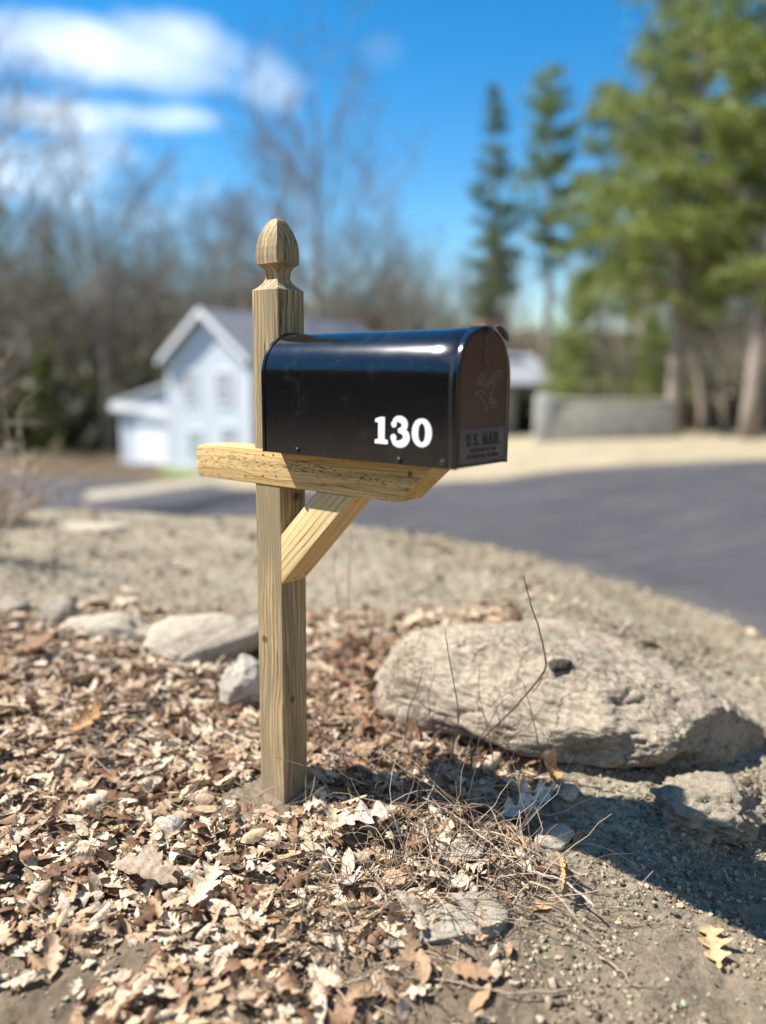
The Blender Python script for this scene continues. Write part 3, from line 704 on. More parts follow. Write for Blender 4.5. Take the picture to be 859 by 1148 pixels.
# ------------------------------------------------------------------ rocks
def rock_mat(name, base, pale, dark, dirt=(.33, .275, .20), dirty=.6, sc_=1.0):
    m, nt, b = mat_new(name)
    v = N(nt, 'ShaderNodeTexCoord').outputs['Object']; geo = N(nt, 'ShaderNodeNewGeometry')
    nb = noise(nt, v, 6 * sc_, 7, .62); nf = noise(nt, v, 55 * sc_, 6, .7); ns = noise(nt, v, 300 * sc_, 3, .6)
    mp = N(nt, 'ShaderNodeMapping'); mp.inputs['Rotation'].default_value = (R(12), R(8), R(-18)); mp.inputs['Scale'].default_value = (6, 12, 24); L(nt, v, mp.inputs['Vector'])
    ly = noise(nt, mp.outputs[0], sc_, 6, .65, .4)
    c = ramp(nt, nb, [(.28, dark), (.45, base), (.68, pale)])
    c = mix(nt, .5, c, ramp(nt, nf, [(.3, tuple(x * .5 for x in dark)), (.5, base), (.72, pale)]))
    c = mix(nt, ramp(nt, ly, [(.30, (.5, .5, .5)), (.46, (0, 0, 0))]), c, dark)
    c = mix(nt, ramp(nt, ly, [(.58, (0, 0, 0)), (.72, (.45, .45, .45))]), c, pale)
    # soil lying on the upward faces
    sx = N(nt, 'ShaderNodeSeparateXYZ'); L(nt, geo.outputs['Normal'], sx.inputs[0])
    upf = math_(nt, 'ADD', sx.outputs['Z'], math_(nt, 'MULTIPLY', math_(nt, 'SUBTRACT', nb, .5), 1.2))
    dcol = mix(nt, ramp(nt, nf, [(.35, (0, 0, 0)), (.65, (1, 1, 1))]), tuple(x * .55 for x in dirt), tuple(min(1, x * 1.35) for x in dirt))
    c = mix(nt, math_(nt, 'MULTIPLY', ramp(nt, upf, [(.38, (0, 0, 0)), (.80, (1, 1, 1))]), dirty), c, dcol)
    c = mix(nt, math_(nt, 'MULTIPLY', ramp(nt, ns, [(.3, (1, 1, 1)), (.42, (0, 0, 0))]), .4), c, (.07, .055, .045))
    vo = N(nt, 'ShaderNodeTexVoronoi', feature='DISTANCE_TO_EDGE', Scale=4.5 * sc_)
    wv = N(nt, 'ShaderNodeVectorMath', operation='ADD'); nvec = N(nt, 'ShaderNodeTexNoise', Scale=7.0 * sc_, Detail=5.0); L(nt, v, nvec.inputs['Vector'])
    sv = N(nt, 'ShaderNodeVectorMath', operation='SCALE'); sv.inputs['Scale'].default_value = .35 / sc_; L(nt, nvec.outputs['Color'], sv.inputs[0]); L(nt, v, wv.inputs[0]); L(nt, sv.outputs[0], wv.inputs[1]); L(nt, wv.outputs[0], vo.inputs['Vector'])
    crk = ramp(nt, math_(nt, 'ADD', vo.outputs['Distance'], math_(nt, 'MULTIPLY', nb, .05)), [(.028, (1, 1, 1)), (.05, (0, 0, 0))])
    c = mix(nt, math_(nt, 'MULTIPLY', crk, .4 if sc_ == 1.0 else .12), c, (.06, .045, .032))
    pit = ramp(nt, noise(nt, v, 34 * sc_, 4, .6), [(.30, (1, 1, 1)), (.38, (0, 0, 0))])
    c = mix(nt, math_(nt, 'MULTIPLY', pit, .6), c, (.08, .06, .045))
    L(nt, c, b.inputs['Base Color']); b.inputs['Roughness'].default_value = .9; b.inputs['Specular IOR Level'].default_value = .2
    nf = math_(nt, 'SUBTRACT', nf, math_(nt, 'ADD', math_(nt, 'MULTIPLY', crk, .5 if sc_ == 1.0 else .15), math_(nt, 'MULTIPLY', pit, .5)))
    h = math_(nt, 'ADD', math_(nt, 'MULTIPLY', nf, 1.0), math_(nt, 'ADD', math_(nt, 'MULTIPLY', ns, .3), math_(nt, 'MULTIPLY', ly, .6)))
    bump(nt, b, h, .8, .008)
    return m
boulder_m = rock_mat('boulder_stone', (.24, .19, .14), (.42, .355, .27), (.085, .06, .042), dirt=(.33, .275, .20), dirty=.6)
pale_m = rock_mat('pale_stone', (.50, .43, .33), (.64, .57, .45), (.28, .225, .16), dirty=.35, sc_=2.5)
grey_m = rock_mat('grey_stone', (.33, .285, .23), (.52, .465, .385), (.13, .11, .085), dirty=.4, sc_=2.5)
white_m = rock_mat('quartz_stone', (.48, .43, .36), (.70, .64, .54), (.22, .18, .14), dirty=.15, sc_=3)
_ico = {}
def ico(n):
    if n not in _ico:
        bm = bmesh.new(); bmesh.ops.create_icosphere(bm, subdivisions=n, radius=1)
        _ico[n] = (np.array([v.co[:] for v in bm.verts]), [tuple(v.index for v in f.verts) for f in bm.faces]); bm.free()
    return _ico[n]
def rock(name, loc, size, rz, mat, label, cat='rock', sub=5, seed=0, rough=.16, cuts=7, tilt=(0, 0), group=None, fine=.02, square=.0):
    v, f = ico(sub); v = v.copy(); rg_ = np.random.default_rng(100 + seed)
    if square: 
        v = np.sign(v) * np.abs(v) ** (1 - square); v /= np.maximum(1e-6, (np.abs(v) ** 4).sum(1) ** .25)[:, None] * .9
    for _ in range(cuts):
        d = rg_.normal(size=3); d /= np.linalg.norm(d); k = rg_.uniform(.55, .85)
        s = v @ d; over = np.maximum(0, s - k); v -= np.outer(over * .85, d)
    nrm_ = v / np.linalg.norm(v, axis=1)[:, None]; q = v * 1.3 + seed * 3.1
    disp = rough * fbm(q[:, 0], q[:, 1], q[:, 2], 3) + fine * 1.6 * fbm(q[:, 0]*5, q[:, 1]*5, q[:, 2]*9, 4, .6)
    v = v + nrm_ * disp[:, None]
    v = v * np.array(size)
    o = mesh_obj(name, v, f, mat, smooth=True)
    o.location = loc; o.rotation_euler = (tilt[0], tilt[1], rz)
    tag(o, label, cat, group); return o
def rock_px(px, py, wpx, depth_r, hgt, rz, mat, label, sink=.35, name='stone', dy=0, **kw):
    p = gp(px, py); dist = math.hypot(p.x, p.y, p.z - CAM_H); w = wpx / FPX * dist / 2
    return rock(name, (p.x, p.y + dy, p.z + hgt * (1 - 2 * sink) * .5), (w, w * depth_r, hgt * .62), rz, mat, label, **kw)

# the big boulder: a blunt block worked with fracture planes, a sloping sunlit front and an overhung foot
v, f = ico(7); v = v.copy()
v = np.sign(v) * np.abs(v) ** .72; v /= ((np.abs(v) ** 3.2).sum(1) ** (1 / 3.2))[:, None]
rgb_ = np.random.default_rng(31)
def slice_(d, k, hard=.94):
    global v
    d = np.array(d, float); d /= np.linalg.norm(d); v -= np.outer(np.maximum(0, v @ d - k) * hard, d)
w_ = .035 * fbm(v[:, 0] * 2.2, v[:, 1] * 2.2, v[:, 2] * 2.2 + 5, 3)
v += v * w_[:, None]
slice_((-.10, -.80, .60), .86); slice_((.55, -.55, .60), .90); slice_((-.62, -.45, .60), .97); slice_((.05, -.60, -.80), .50); slice_((-.2, .2, 1), .92); slice_((.35, .1, .9), .86)
slice_((-.95, -.3, .1), .86); slice_((.9, -.45, .1), .84); slice_((.25, -.97, .05), .86); slice_((-.45, -.88, .1), .88)
for _ in range(16):
    d = rgb_.normal(size=3); d[2] = abs(d[2]) * .8; slice_(d, rgb_.uniform(.86, .97), .8)
X_, Y_, Z_ = v[:, 0] * .665, v[:, 1] * .46, v[:, 2] * .255
nr = v / np.linalg.norm(v, axis=1)[:, None]
dsp = .012 * fbm(X_ * 6, Y_ * 6, Z_ * 9, 4) + .0055 * fbm(X_ * 22 + 2, Y_ * 22, Z_ * 34, 4, .6) - .010 * np.clip(1 - np.abs(fbm(X_ * 4 + 7, Y_ * 4, Z_ * 11, 3)) * 7, 0, 1) + .0018 * fbm(X_ * 90, Y_ * 90, Z_ * 90, 2)
led = fbm(X_ * 2.2, Y_ * 3 + Z_ * 3, Z_ * 17 + X_ * 2, 3); dsp += .010 * np.clip(-nr[:, 1] * 1.4, 0, 1) * np.round(led * 3) / 3
for (hx_, hy_, hz_, hr, hd) in ((.14, -.36, .03, .060, .035), (.24, -.34, .06, .040, .026), (.46, -.34, -.03, .13, .085), (.30, -.40, -.07, .12, .070), (-.18, -.44, -.07, .15, .080), (-.02, -.44, -.10, .11, .06), (.02, -.20, .15, .05, .012), (-.30, -.15, .16, .06, .010)):
    dsp = dsp - hd * np.exp(-(((X_ - hx_) / hr) ** 2 + ((Y_ - hy_) / (hr * 1.3)) ** 2 + ((Z_ - hz_) / (hr * .55)) ** 2) ** 1.5)
V = np.stack([X_, Y_, Z_], -1) + nr * dsp[:, None]
bc = Vector((.548, 2.47, .062))
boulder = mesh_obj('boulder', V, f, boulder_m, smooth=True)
boulder.location = bc; boulder.rotation_euler = (R(-2), R(3.5), R(-18))
tag(boulder, 'huge half buried tan boulder with dusty top and overhung foot, right of the wooden post', 'boulder')
RK = 'stones along the upper rim of the leaf litter'
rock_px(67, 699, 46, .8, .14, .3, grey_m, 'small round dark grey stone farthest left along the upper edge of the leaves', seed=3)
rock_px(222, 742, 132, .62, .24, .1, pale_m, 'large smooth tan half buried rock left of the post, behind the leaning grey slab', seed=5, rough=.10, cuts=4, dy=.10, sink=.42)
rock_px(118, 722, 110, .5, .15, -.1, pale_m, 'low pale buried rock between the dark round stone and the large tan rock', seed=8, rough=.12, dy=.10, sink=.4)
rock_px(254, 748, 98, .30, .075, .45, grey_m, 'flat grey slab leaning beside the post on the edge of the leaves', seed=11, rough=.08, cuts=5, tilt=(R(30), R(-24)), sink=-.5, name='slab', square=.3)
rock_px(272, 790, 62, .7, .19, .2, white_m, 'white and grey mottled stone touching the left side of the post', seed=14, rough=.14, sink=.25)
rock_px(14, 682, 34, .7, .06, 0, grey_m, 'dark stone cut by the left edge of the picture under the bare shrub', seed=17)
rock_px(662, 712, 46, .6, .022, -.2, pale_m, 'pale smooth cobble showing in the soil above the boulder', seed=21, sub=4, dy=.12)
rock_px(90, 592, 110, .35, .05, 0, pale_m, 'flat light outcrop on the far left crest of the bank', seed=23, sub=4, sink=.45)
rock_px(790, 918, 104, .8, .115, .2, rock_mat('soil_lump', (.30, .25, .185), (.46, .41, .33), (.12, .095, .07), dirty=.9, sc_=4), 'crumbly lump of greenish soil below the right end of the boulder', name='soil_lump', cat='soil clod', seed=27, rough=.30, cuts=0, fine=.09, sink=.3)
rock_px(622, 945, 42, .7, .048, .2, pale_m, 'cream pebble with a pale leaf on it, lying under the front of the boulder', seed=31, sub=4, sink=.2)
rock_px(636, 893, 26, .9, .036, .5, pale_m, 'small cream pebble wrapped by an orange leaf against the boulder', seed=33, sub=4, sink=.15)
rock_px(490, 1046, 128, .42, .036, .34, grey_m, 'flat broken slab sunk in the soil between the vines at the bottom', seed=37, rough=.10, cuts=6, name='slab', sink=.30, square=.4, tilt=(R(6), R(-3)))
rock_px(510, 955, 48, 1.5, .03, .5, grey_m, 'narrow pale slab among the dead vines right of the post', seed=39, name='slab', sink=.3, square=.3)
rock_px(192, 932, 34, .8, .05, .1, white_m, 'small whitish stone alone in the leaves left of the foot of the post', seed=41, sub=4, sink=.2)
rock_px(355, 868, 50, .8, .05, .3, pale_m, 'tan stone partly hidden behind the foot of the post', seed=43, sub=4, sink=.35) if False else None
# dark burrow clod on the boulder
from mathutils.bvhtree import BVHTree
M_ = Matrix.Translation(boulder.location) @ boulder.rotation_euler.to_matrix().to_4x4()
_bv = BVHTree.FromPolygons([M_ @ q.co for q in boulder.data.vertices], [tuple(q.vertices) for q in boulder.data.polygons])
p = _bv.ray_cast(Vector((0, 0, CAM_H)), px_dir(626, 747))[0] or at(626, 747, 2.2)
rock('dark_clod', (p.x, p.y, p.z), (.040, .030, .026), 0, simple('dark_clod', (.045, .035, .027), .95, var=.4, scale=60, bmp=1), 'round dark clod stuck in a hollow on top of the boulder', 'soil clod', sub=4, seed=45, rough=.2)

# loose clods and grit over the soil: uncountable
def scatter_stones(name, n, dens, rmin, rmax, mat, label, cat, seed):
    rg_ = np.random.default_rng(seed); v0, f0 = ico(1); f0 = np.array(f0); X_, Y_ = [], []; k = 0
    while k < n:
        x = rg_.uniform(-2.6, 2.4, 60000); y = rg_.uniform(1.2, 6.4, 60000); ok = rg_.uniform(0, 1, 60000) < dens(x, y) * np.clip(2.2 / y, 0, 1) ** .5
        X_.append(x[ok]); Y_.append(y[ok]); k += int(ok.sum())
    x = np.concatenate(X_)[:n]; y = np.concatenate(Y_)[:n]; z = ground_z(x, y); r = rmin * (rmax / rmin) ** (rg_.uniform(size=n) ** 2.0) * (.62 + .15 * y)
    w = v0[None] * (1 + .30 * rg_.normal(size=(n, len(v0), 1))) * (r[:, None] * rg_.uniform(.6, 1.2, (n, 3)))[:, None, :]
    w = w + np.stack([x, y, z + r * .3], -1)[:, None, :]
    F = f0[None] + (np.arange(n) * len(v0))[:, None, None]
    o = mesh_obj(name, w.reshape(-1, 3), F.reshape(-1, 3), mat); tag(o, label, cat, kind='stuff'); return o
clod_m, nt, b = mat_new('clods')
ri = N(nt, 'ShaderNodeNewGeometry').outputs['Random Per Island']
L(nt, ramp(nt, ri, [(0, (.08, .056, .035)), (.35, (.22, .17, .115)), (.75, (.35, .28, .195)), (.95, (.38, .315, .22)), (.98, (.25, .31, .20)), (1, (.42, .36, .27))]), b.inputs['Base Color']); b.inputs['Roughness'].default_value = .95; b.inputs['Specular IOR Level'].default_value = .1
def crumbs_on(o, n, rmin, rmax, name, label, seed, zmin=.72):
    # soil crumbs lying on the upward faces of a rock
    rg_ = np.random.default_rng(seed); v0, f0 = ico(1); f0 = np.array(f0); me = o.data; nv_ = len(me.vertices); co = np.empty(nv_ * 3); me.vertices.foreach_get('co', co); no = np.empty(nv_ * 3); me.vertices.foreach_get('normal', no)
    co = co.reshape(-1, 3); no = no.reshape(-1, 3); M_ = np.array(Matrix.Translation(o.location) @ o.rotation_euler.to_matrix().to_4x4())
    w = co @ M_[:3, :3].T + M_[:3, 3]; wn_ = no @ M_[:3, :3].T
    ok = np.where((wn_[:, 2] > zmin) & (fbm(w[:, 0] * 6, w[:, 1] * 6, 3, 3) + 1.6 * (w[:, 1] - o.location.y) > .05))[0]; pk = rg_.choice(ok, n); p_ = w[pk] + rg_.normal(size=(n, 3)) * (.004, .004, 0)
    r = rmin * (rmax / rmin) ** (rg_.uniform(size=n) ** 2.2)
    q = v0[None] * (1 + .3 * rg_.normal(size=(n, len(v0), 1))) * (r[:, None] * rg_.uniform(.6, 1.2, (n, 3)))[:, None, :] + p_[:, None, :]
    F = f0[None] + (np.arange(n) * len(v0))[:, None, None]; o2 = mesh_obj(name, q.reshape(-1, 3), F.reshape(-1, 3), clod_m); tag(o2, label, 'soil crumbs', kind='stuff')
crumbs_on(boulder, 4500, .0012, .0055, 'soil_crumbs', 'crumbs of soil scattered over the top of the boulder', 6)
def dens_soil(x, y):
    d = edge_dist(x, y); return sst(-.1, .15, d) * (.30 + .7 * sst(-.1, .6, x)) * (.12 + .88 * sst(-.15, .25, fbm(x*3.2, y*3.2, 4, 4)))
scatter_stones('loose_clods', 80000, dens_soil, .0016, .0082, clod_m, 'loose clods and grit strewn over the bare soil bank', 'soil clods', 3)
scatter_stones('soil_clods', 1500, lambda x, y: dens_soil(x, y) * sst(.0, .4, fbm(x * 2, y * 2, 9, 3) + .25), .006, .022, clod_m, 'larger crumbly clods of earth scattered over the bank', 'soil clods', 4)

# ------------------------------------------------------------------ leaves
LEAF_ATTR = {}
def leaf_mesh(length, wid, kind, fold, curl, twist, rg_, n=13):
    """one oak-like leaf along +x: lobed outline, creased midrib, curled blade"""
    t = np.linspace(0, 1, n)
    env = np.sin(np.pi * np.clip(t, 0, 1) ** .8) ** .7 * (1 - .15 * t)
    if kind == 0: lob = .70 + .42 * np.cos(2 * np.pi * (3.4 * t - .45))
    elif kind == 1: lob = .78 + .30 * np.cos(2 * np.pi * (4.3 * t - .40))
    else: lob = np.ones(n) * .8
    wL = wid * env * lob * rg_.uniform(.9, 1.1, n); wR = wid * env * lob * rg_.uniform(.9, 1.1, n)
    wL[0] = wR[0] = wid * .03; wL[-1] = wR[-1] = wid * .04
    x = t * length; V = []
    for s, w in ((1, wL), (0, wL * 0), (-1, wR)):
        xs = x + (np.abs(w) * .25 if s else 0)
        for q, frac in (((s, 1.0),) if s == 0 else ((s, .5), (s, 1.0))):
            y = w * frac * s
            z = np.abs(y) * fold + curl * (np.abs(y) / max(wid, 1e-6)) ** 2 * wid * 1.2
            V.append(np.stack([x if s == 0 else x + (xs - x) * frac, y, z + rg_.normal(size=n) * length * .010], -1))
    V = [V[1], V[0], V[2], V[3], V[4]]                     # outer L, inner L, mid, inner R, outer R
    A = np.stack(V, 0)
    c2 = rg_.uniform(-1.4, 1.6) * abs(curl) + curl * .6     # bend along the length
    ang = (A[..., 0] / length) * c2; rr_ = length / (c2 if abs(c2) > .05 else .05)
    X_ = np.where(abs(c2) > .05, rr_ * np.sin(ang), A[..., 0]) ; Z_ = A[..., 2] * np.cos(ang) + rr_ * (1 - np.cos(ang)) * (abs(c2) > .05)
    tw = (A[..., 0] / length) * twist
    Y_ = A[..., 1] * np.cos(tw) - (Z_ * 0) * np.sin(tw); Z_ = Z_ + A[..., 1] * np.sin(tw)
    A = np.stack([X_, Y_, Z_], -1)
    LEAF_ATTR[n] = (np.repeat([1., .5, 0., .5, 1.], n), np.tile(t, 5))
    F = []
    for r_ in range(4):
        for k in range(n - 1): F.append((r_*n + k, r_*n + k + 1, (r_+1)*n + k + 1, (r_+1)*n + k))
    return A.reshape(-1, 3), np.array(F)
def leaf_material(name, stops):
    m, nt, b = mat_new(name)
    g = N(nt, 'ShaderNodeNewGeometry'); ri = g.outputs['Random Per Island']
    c = ramp(nt, ri, stops)
    v = g.outputs['Position']
    c = mix(nt, ramp(nt, noise(nt, v, 90, 4, .6), [(.35, (.65, .65, .65)), (.60, (0, 0, 0))]), c, (.17, .105, .06))
    ac = attr(nt, 'across'); al = attr(nt, 'along')
    vein = math_(nt, 'FRACT', math_(nt, 'SUBTRACT', math_(nt, 'MULTIPLY', al, 8.0), math_(nt, 'MULTIPLY', ac, 1.4)))
    vl = math_(nt, 'MAXIMUM', ramp(nt, vein, [(.0, (1, 1, 1)), (.12, (0, 0, 0)), (.90, (0, 0, 0)), (1, (1, 1, 1))]), ramp(nt, ac, [(.0, (1, 1, 1)), (.10, (0, 0, 0))]))
    c = mix(nt, math_(nt, 'MULTIPLY', vl, .38), c, (.24, .14, .07))
    c = mix(nt, ramp(nt, noise(nt, v, 400, 2, .6), [(.60, (0, 0, 0)), (.7, (.5, .5, .5))]), c, (.12, .075, .045))
    L(nt, c, b.inputs['Base Color']); b.inputs['Roughness'].default_value = .62; b.inputs['Specular IOR Level'].default_value = .35
    bump(nt, b, noise(nt, v, 160, 3), .35, .004)
    tr = N(nt, 'ShaderNodeBsdfTranslucent'); L(nt, c, tr.inputs['Color'])
    mx = N(nt, 'ShaderNodeMixShader'); mx.inputs[0].default_value = .16
    L(nt, b.outputs[0], mx.inputs[1]); L(nt, tr.outputs[0], mx.inputs[2]); L(nt, mx.outputs[0], nt.nodes['Material Output'].inputs[0]); return m
litter_m = leaf_material('leaf_litter', [(0, (.06, .028, .014)), (.12, (.17, .08, .038)), (.25, (.30, .17, .088)), (.40, (.46, .32, .19)), (.58, (.58, .44, .29)), (.78, (.68, .545, .39)), (.90, (.76, .65, .49)), (1, (.40, .30, .21))])
def dens_leaf(x, y):
    b_ = .18 + .20 * (y - 1.35) - .16 * sst(2.3, 3.3, y)
    d = sst(b_ + .22, b_ - .10, x + .12 * fbm(x * 3, y * 3, 2, 3))
    d = d * sst(3.30, 3.0, y + .25 * fbm(x * 2 + 3, y * 2, 1, 3) + .10 * sst(-.6, .2, x))
    d = d * (1 - .85 * sst(1.52, 1.40, y - .10 * (x + .6) + .10 * fbm(x * 5, y * 5, 7, 3)) * sst(-.42, -.54, x + .08 * fbm(y * 5, x * 4, 3, 2)))
    d = d * (1 - .75 * sst(1.62, 1.42, y) * sst(-.30, .05, x))
    return np.clip(d, 0, 1)
def litter(n, seed, big=False, dens=None, mat=None, label=None):
    rg_ = np.random.default_rng(seed); Vs = []; Fs = []; k = 0; off = 0
    while k < n:
        x = rg_.uniform(-2.1, 1.2, 3000); y = rg_.uniform(1.22, 3.5, 3000); ok = rg_.uniform(0, 1, 3000) < (dens or dens_leaf)(x, y)
        # keep the post's foot clear
        ok &= np.hypot(x - PX + .03, y - PY + .02) > .10
        x, y = x[ok], y[ok]; z = zgrid(x, y)
        for a, b_, c in zip(x, y, z):
            ln = rg_.choice([.020, .034, .050, .066, .085], p=[.24, .28, .26, .15, .07]) * rg_.uniform(.8, 1.2)
            if big: ln = rg_.uniform(.050, .088)
            cf = .45 if big else 1.0
            A, F = leaf_mesh(ln, ln * rg_.uniform(.20, .36), int(rg_.integers(0, 3)), rg_.uniform(-.2, .4) * cf, rg_.uniform(-.6, .85) * cf, rg_.uniform(-.8, .8), rg_, 13)
            A = A - A.mean(0)
            e = Quaternion((0, 0, 1), rg_.uniform(0, 6.28)) @ Quaternion((1, 0, 0), rg_.normal() * .34 * cf + (math.pi if rg_.uniform() < .5 else 0)) @ Quaternion((0, 1, 0), rg_.normal() * .28 * cf)
            A = A @ np.array(e.to_matrix()).T
            lo = A[:, 2].min(); A[:, 2] -= lo * .8
            Vs.append(A + (a, b_, c + rg_.uniform(-.004, .024))); Fs.append(F + off); off += len(A); k += 1
            if k >= n: break
    o = mesh_obj('leaf_litter', np.concatenate(Vs), np.concatenate(Fs), mat or litter_m, smooth=True)
    m_ = len(o.data.vertices) // 65; set_attr(o, 'across', np.tile(LEAF_ATTR[13][0], m_)); set_attr(o, 'along', np.tile(LEAF_ATTR[13][1], m_))
    tag(o, label or 'larger flat oak leaves lying over the litter of the left bank' if big else 'thick layer of dry tan and brown leaf bits covering the left bank', 'leaf litter', kind='stuff')
litter(11500, 5); litter(1300, 6, True)
red_m = leaf_material('leaf_pile', [(0, (.07, .03, .018)), (.3, (.17, .075, .04)), (.6, (.28, .13, .065)), (.85, (.38, .22, .12)), (1, (.52, .40, .27))])
litter(520, 8, False, lambda x, y: np.exp(-((x + .085) / .10) ** 2 - ((y - 2.45) / .33) ** 2), red_m, 'pile of dark reddish brown leaves and stems between the post and the boulder')
def lone_leaf(px, py, wpx, rz, color, label, kind=0, fold=.15, curl=.35, tilt=(0, 0), lift=.012, n=27, seed=0, stem=True, slim=.30):
    rg_ = np.random.default_rng(900 + seed); p = gp(px, py); dist = math.hypot(p.x, p.y, p.z - CAM_H); ln = wpx / FPX * dist * 1.1
    A, F = leaf_mesh(ln, ln * slim, kind, fold, curl, .3, rg_, n); c = A.mean(0); A = A - c
    m = leaf_material('leaf', [(0, color), (1, color)])
    o = mesh_obj('oak_leaf', A, F, m, smooth=True); o.location = (p.x, p.y, p.z + lift - A[:, 2].min() * .5); o.rotation_euler = (tilt[0], tilt[1], rz)
    tag(o, label, 'leaf'); set_attr(o, 'across', LEAF_ATTR[n][0]); set_attr(o, 'along', LEAF_ATTR[n][1])
    if stem:
        mb = MB(); q = Vector(A[2 * n]); mb.tube([q + Vector((.004, 0, 0)), q + Vector((-ln * .12, 0, .002)), q + Vector((-ln * .28, ln * .04, .006))], .0009, 5); mb.build('stalk', m, o)
    return o
lone_leaf(800, 1066, 46, R(-100), (.62, .40, .20), 'orange tan oak leaf with its stalk, alone on the bare soil at lower right', seed=1, curl=.25, fold=.1, lift=.006)
lone_leaf(391, 1006, 44, R(-55), (.80, .74, .62), 'whitish oak leaf curled on the soil between vines, directly below the brace', seed=2, curl=.7, lift=.03)
lone_leaf(629, 995, 56, R(75), (.66, .42, .20), 'narrow curled orange leaf standing on edge below the cream pebble', kind=2, seed=3, curl=.9, tilt=(R(60), R(-14)), lift=.03, slim=.16)
lone_leaf(604, 1022, 26, R(-5), (.60, .34, .15), 'small flat orange leaf strip left of the narrow curled orange leaf', kind=2, seed=4, slim=.14, stem=False, lift=.006)
lone_leaf(594, 925, 60, R(12), (.70, .62, .50), 'large pale leaf draped over the cream pebble', seed=5, curl=.45, fold=.1, lift=.055, tilt=(R(6), R(-6)))
lone_leaf(620, 884, 46, R(120), (.58, .32, .13), 'bright orange brown leaf curled around the small cream pebble', kind=2, seed=6, curl=1.0, lift=.035, tilt=(R(30), R(20)), slim=.3)
lone_leaf(412, 938, 58, R(20), (.56, .48, .41), 'broad greyish oak leaf lying flat right of the foot of the post', seed=7, curl=.1, fold=.04, lift=.06)
lone_leaf(373, 936, 50, R(95), (.68, .53, .34), 'light tan upright oak leaf touching the foot of the post on its right', seed=8, curl=.3, lift=.05, tilt=(R(16), 0))
lone_leaf(533, 838, 26, R(60), (.50, .10, .03), 'small red leaf caught on the stems in front of the boulder', seed=9, kind=1, lift=.05, tilt=(R(50), 0))
lone_leaf(38, 742, 56, R(4), (.22, .11, .05), 'large dark brown folded leaf at the far left of the litter', seed=10, kind=2, curl=.7, lift=.035)
lone_leaf(100, 826, 40, R(35), (.46, .24, .08), 'golden brown crumpled leaf amid the litter left of the post', seed=11, kind=0, curl=.7, lift=.045, tilt=(R(24), 0))
lone_leaf(166, 1003, 62, R(-14), (.38, .30, .22), 'grey brown broad leaf on the litter below left of the post', seed=12, kind=1, curl=.4, lift=.05)
lone_leaf(558, 1096, 22, R(-4), (.60, .42, .27), 'tiny tan leaf on the bare soil below the broken slab', seed=13, kind=2, lift=.006, stem=False)
lone_leaf(232, 1015, 50, R(70), (.74, .60, .40), 'cream oak leaf with deep lobes on the litter straight below the finial', seed=14, curl=.4, lift=.05)

# ------------------------------------------------------------------ stems, vines and twigs
bark_d = simple('stem_dark', (.10, .062, .045), .8, var=.3, scale=60); bark_p = simple('stem_pale', (.42, .35, .27), .8, var=.3, scale=60); bark_m = simple('stem_mid', (.26, .195, .14), .8, var=.35, scale=60)
def jitter_path(pts, rg_, amp=.004, k=5):
    P = smooth3(pts, k); return [p + Vector(rg_.normal(size=3) * amp * .4) for p in P]
def smooth3(pts, k=5):
    P = [Vector(p) for p in pts]; o = []
    for i in range(len(P) - 1):
        p0, p1, p2, p3_ = P[max(i-1, 0)], P[i], P[i+1], P[min(i+2, len(P)-1)]
        for j in range(k):
            t_ = j / k; o.append(.5 * ((2*p1) + (p2-p0)*t_ + (2*p0-5*p1+4*p2-p3_)*t_*t_ + (3*p1-p0-3*p2+p3_)*t_**3))
    o.append(P[-1]); return o
def stem(name, paths, Y, r0, r1, mat, label, cat='twig', sway=.05, seed=0):
    """paths: pixel polylines from the foot up; each stands at distance Y and leans by sway"""
    rg_ = np.random.default_rng(seed); mb = MB()
    for j, (pp, a, b_) in enumerate(paths):
        P = [at(x, y, Y + sway * k / max(1, len(pp) - 1) * (1 if j % 2 else -1)) for k, (x, y) in enumerate(pp)]
        if j == 0: P[0].z = zg(P[0].x, P[0].y) - .03
        P = jitter_path(P, rg_, .0016, 5); n_ = len(P)
        mb.tube(P, [r0 * (a + (b_ - a) * i / (n_ - 1)) * (1 + .22 * (i % 5 == 0)) for i in range(n_)], 6)
    o = mb.build(name, mat, smooth=True); tag(o, label, cat); return o
stem('bare_sapling', [([(523, 900), (528, 862), (534, 836), (573, 797), (596, 771), (610, 752), (612, 742), (609, 725), (603, 700), (596, 680), (590, 658), (587, 645)], 1, .35),
                      ([(534, 836), (548, 812), (560, 790), (569, 782)], .5, .3), ([(612, 746), (606, 764), (598, 776)], .5, .3), ([(560, 808), (556, 792), (553, 782)], .45, .25), ([(534, 836), (524, 824), (517, 813)], .5, .3)],
     2.04, .0034, .001, bark_d, 'dark bare twig with a bent elbow rising tallest in front of the boulder', seed=1)
stem('thin_sapling', [([(484, 900), (498, 872), (507, 842), (514, 808), (512, 783), (505, 744), (501, 720), (499, 706)], 1, .35), ([(514, 808), (515, 792), (516, 778)], .5, .3)], 2.02, .0026, .001, bark_m, 'thin brown stem left of the bent dark twig, before the boulder', seed=2)
stem('thin_sapling', [([(592, 902), (604, 868), (606, 842), (600, 816), (590, 775), (586, 764)], 1, .3), ([(590, 780), (582, 772)], .5, .3)], 2.06, .0022, .001, bark_d, 'thin dark stem crossing the undercut right of the bent twig', seed=3)
stem('thin_sapling', [([(556, 905), (551, 840), (546, 816), (541, 795), (537, 777), (538, 744)], 1, .3), ([(537, 779), (543, 770)], .5, .3)], 2.05, .002, .001, bark_m, 'short thin stem close behind the elbow twig, before the boulder', seed=4)
stem('thin_sapling', [([(452, 812), (458, 798), (467, 776), (472, 760), (474, 752)], 1, .5)], 2.18, .0022, .001, bark_d, 'short black curved stem against the left end of the boulder', seed=5)
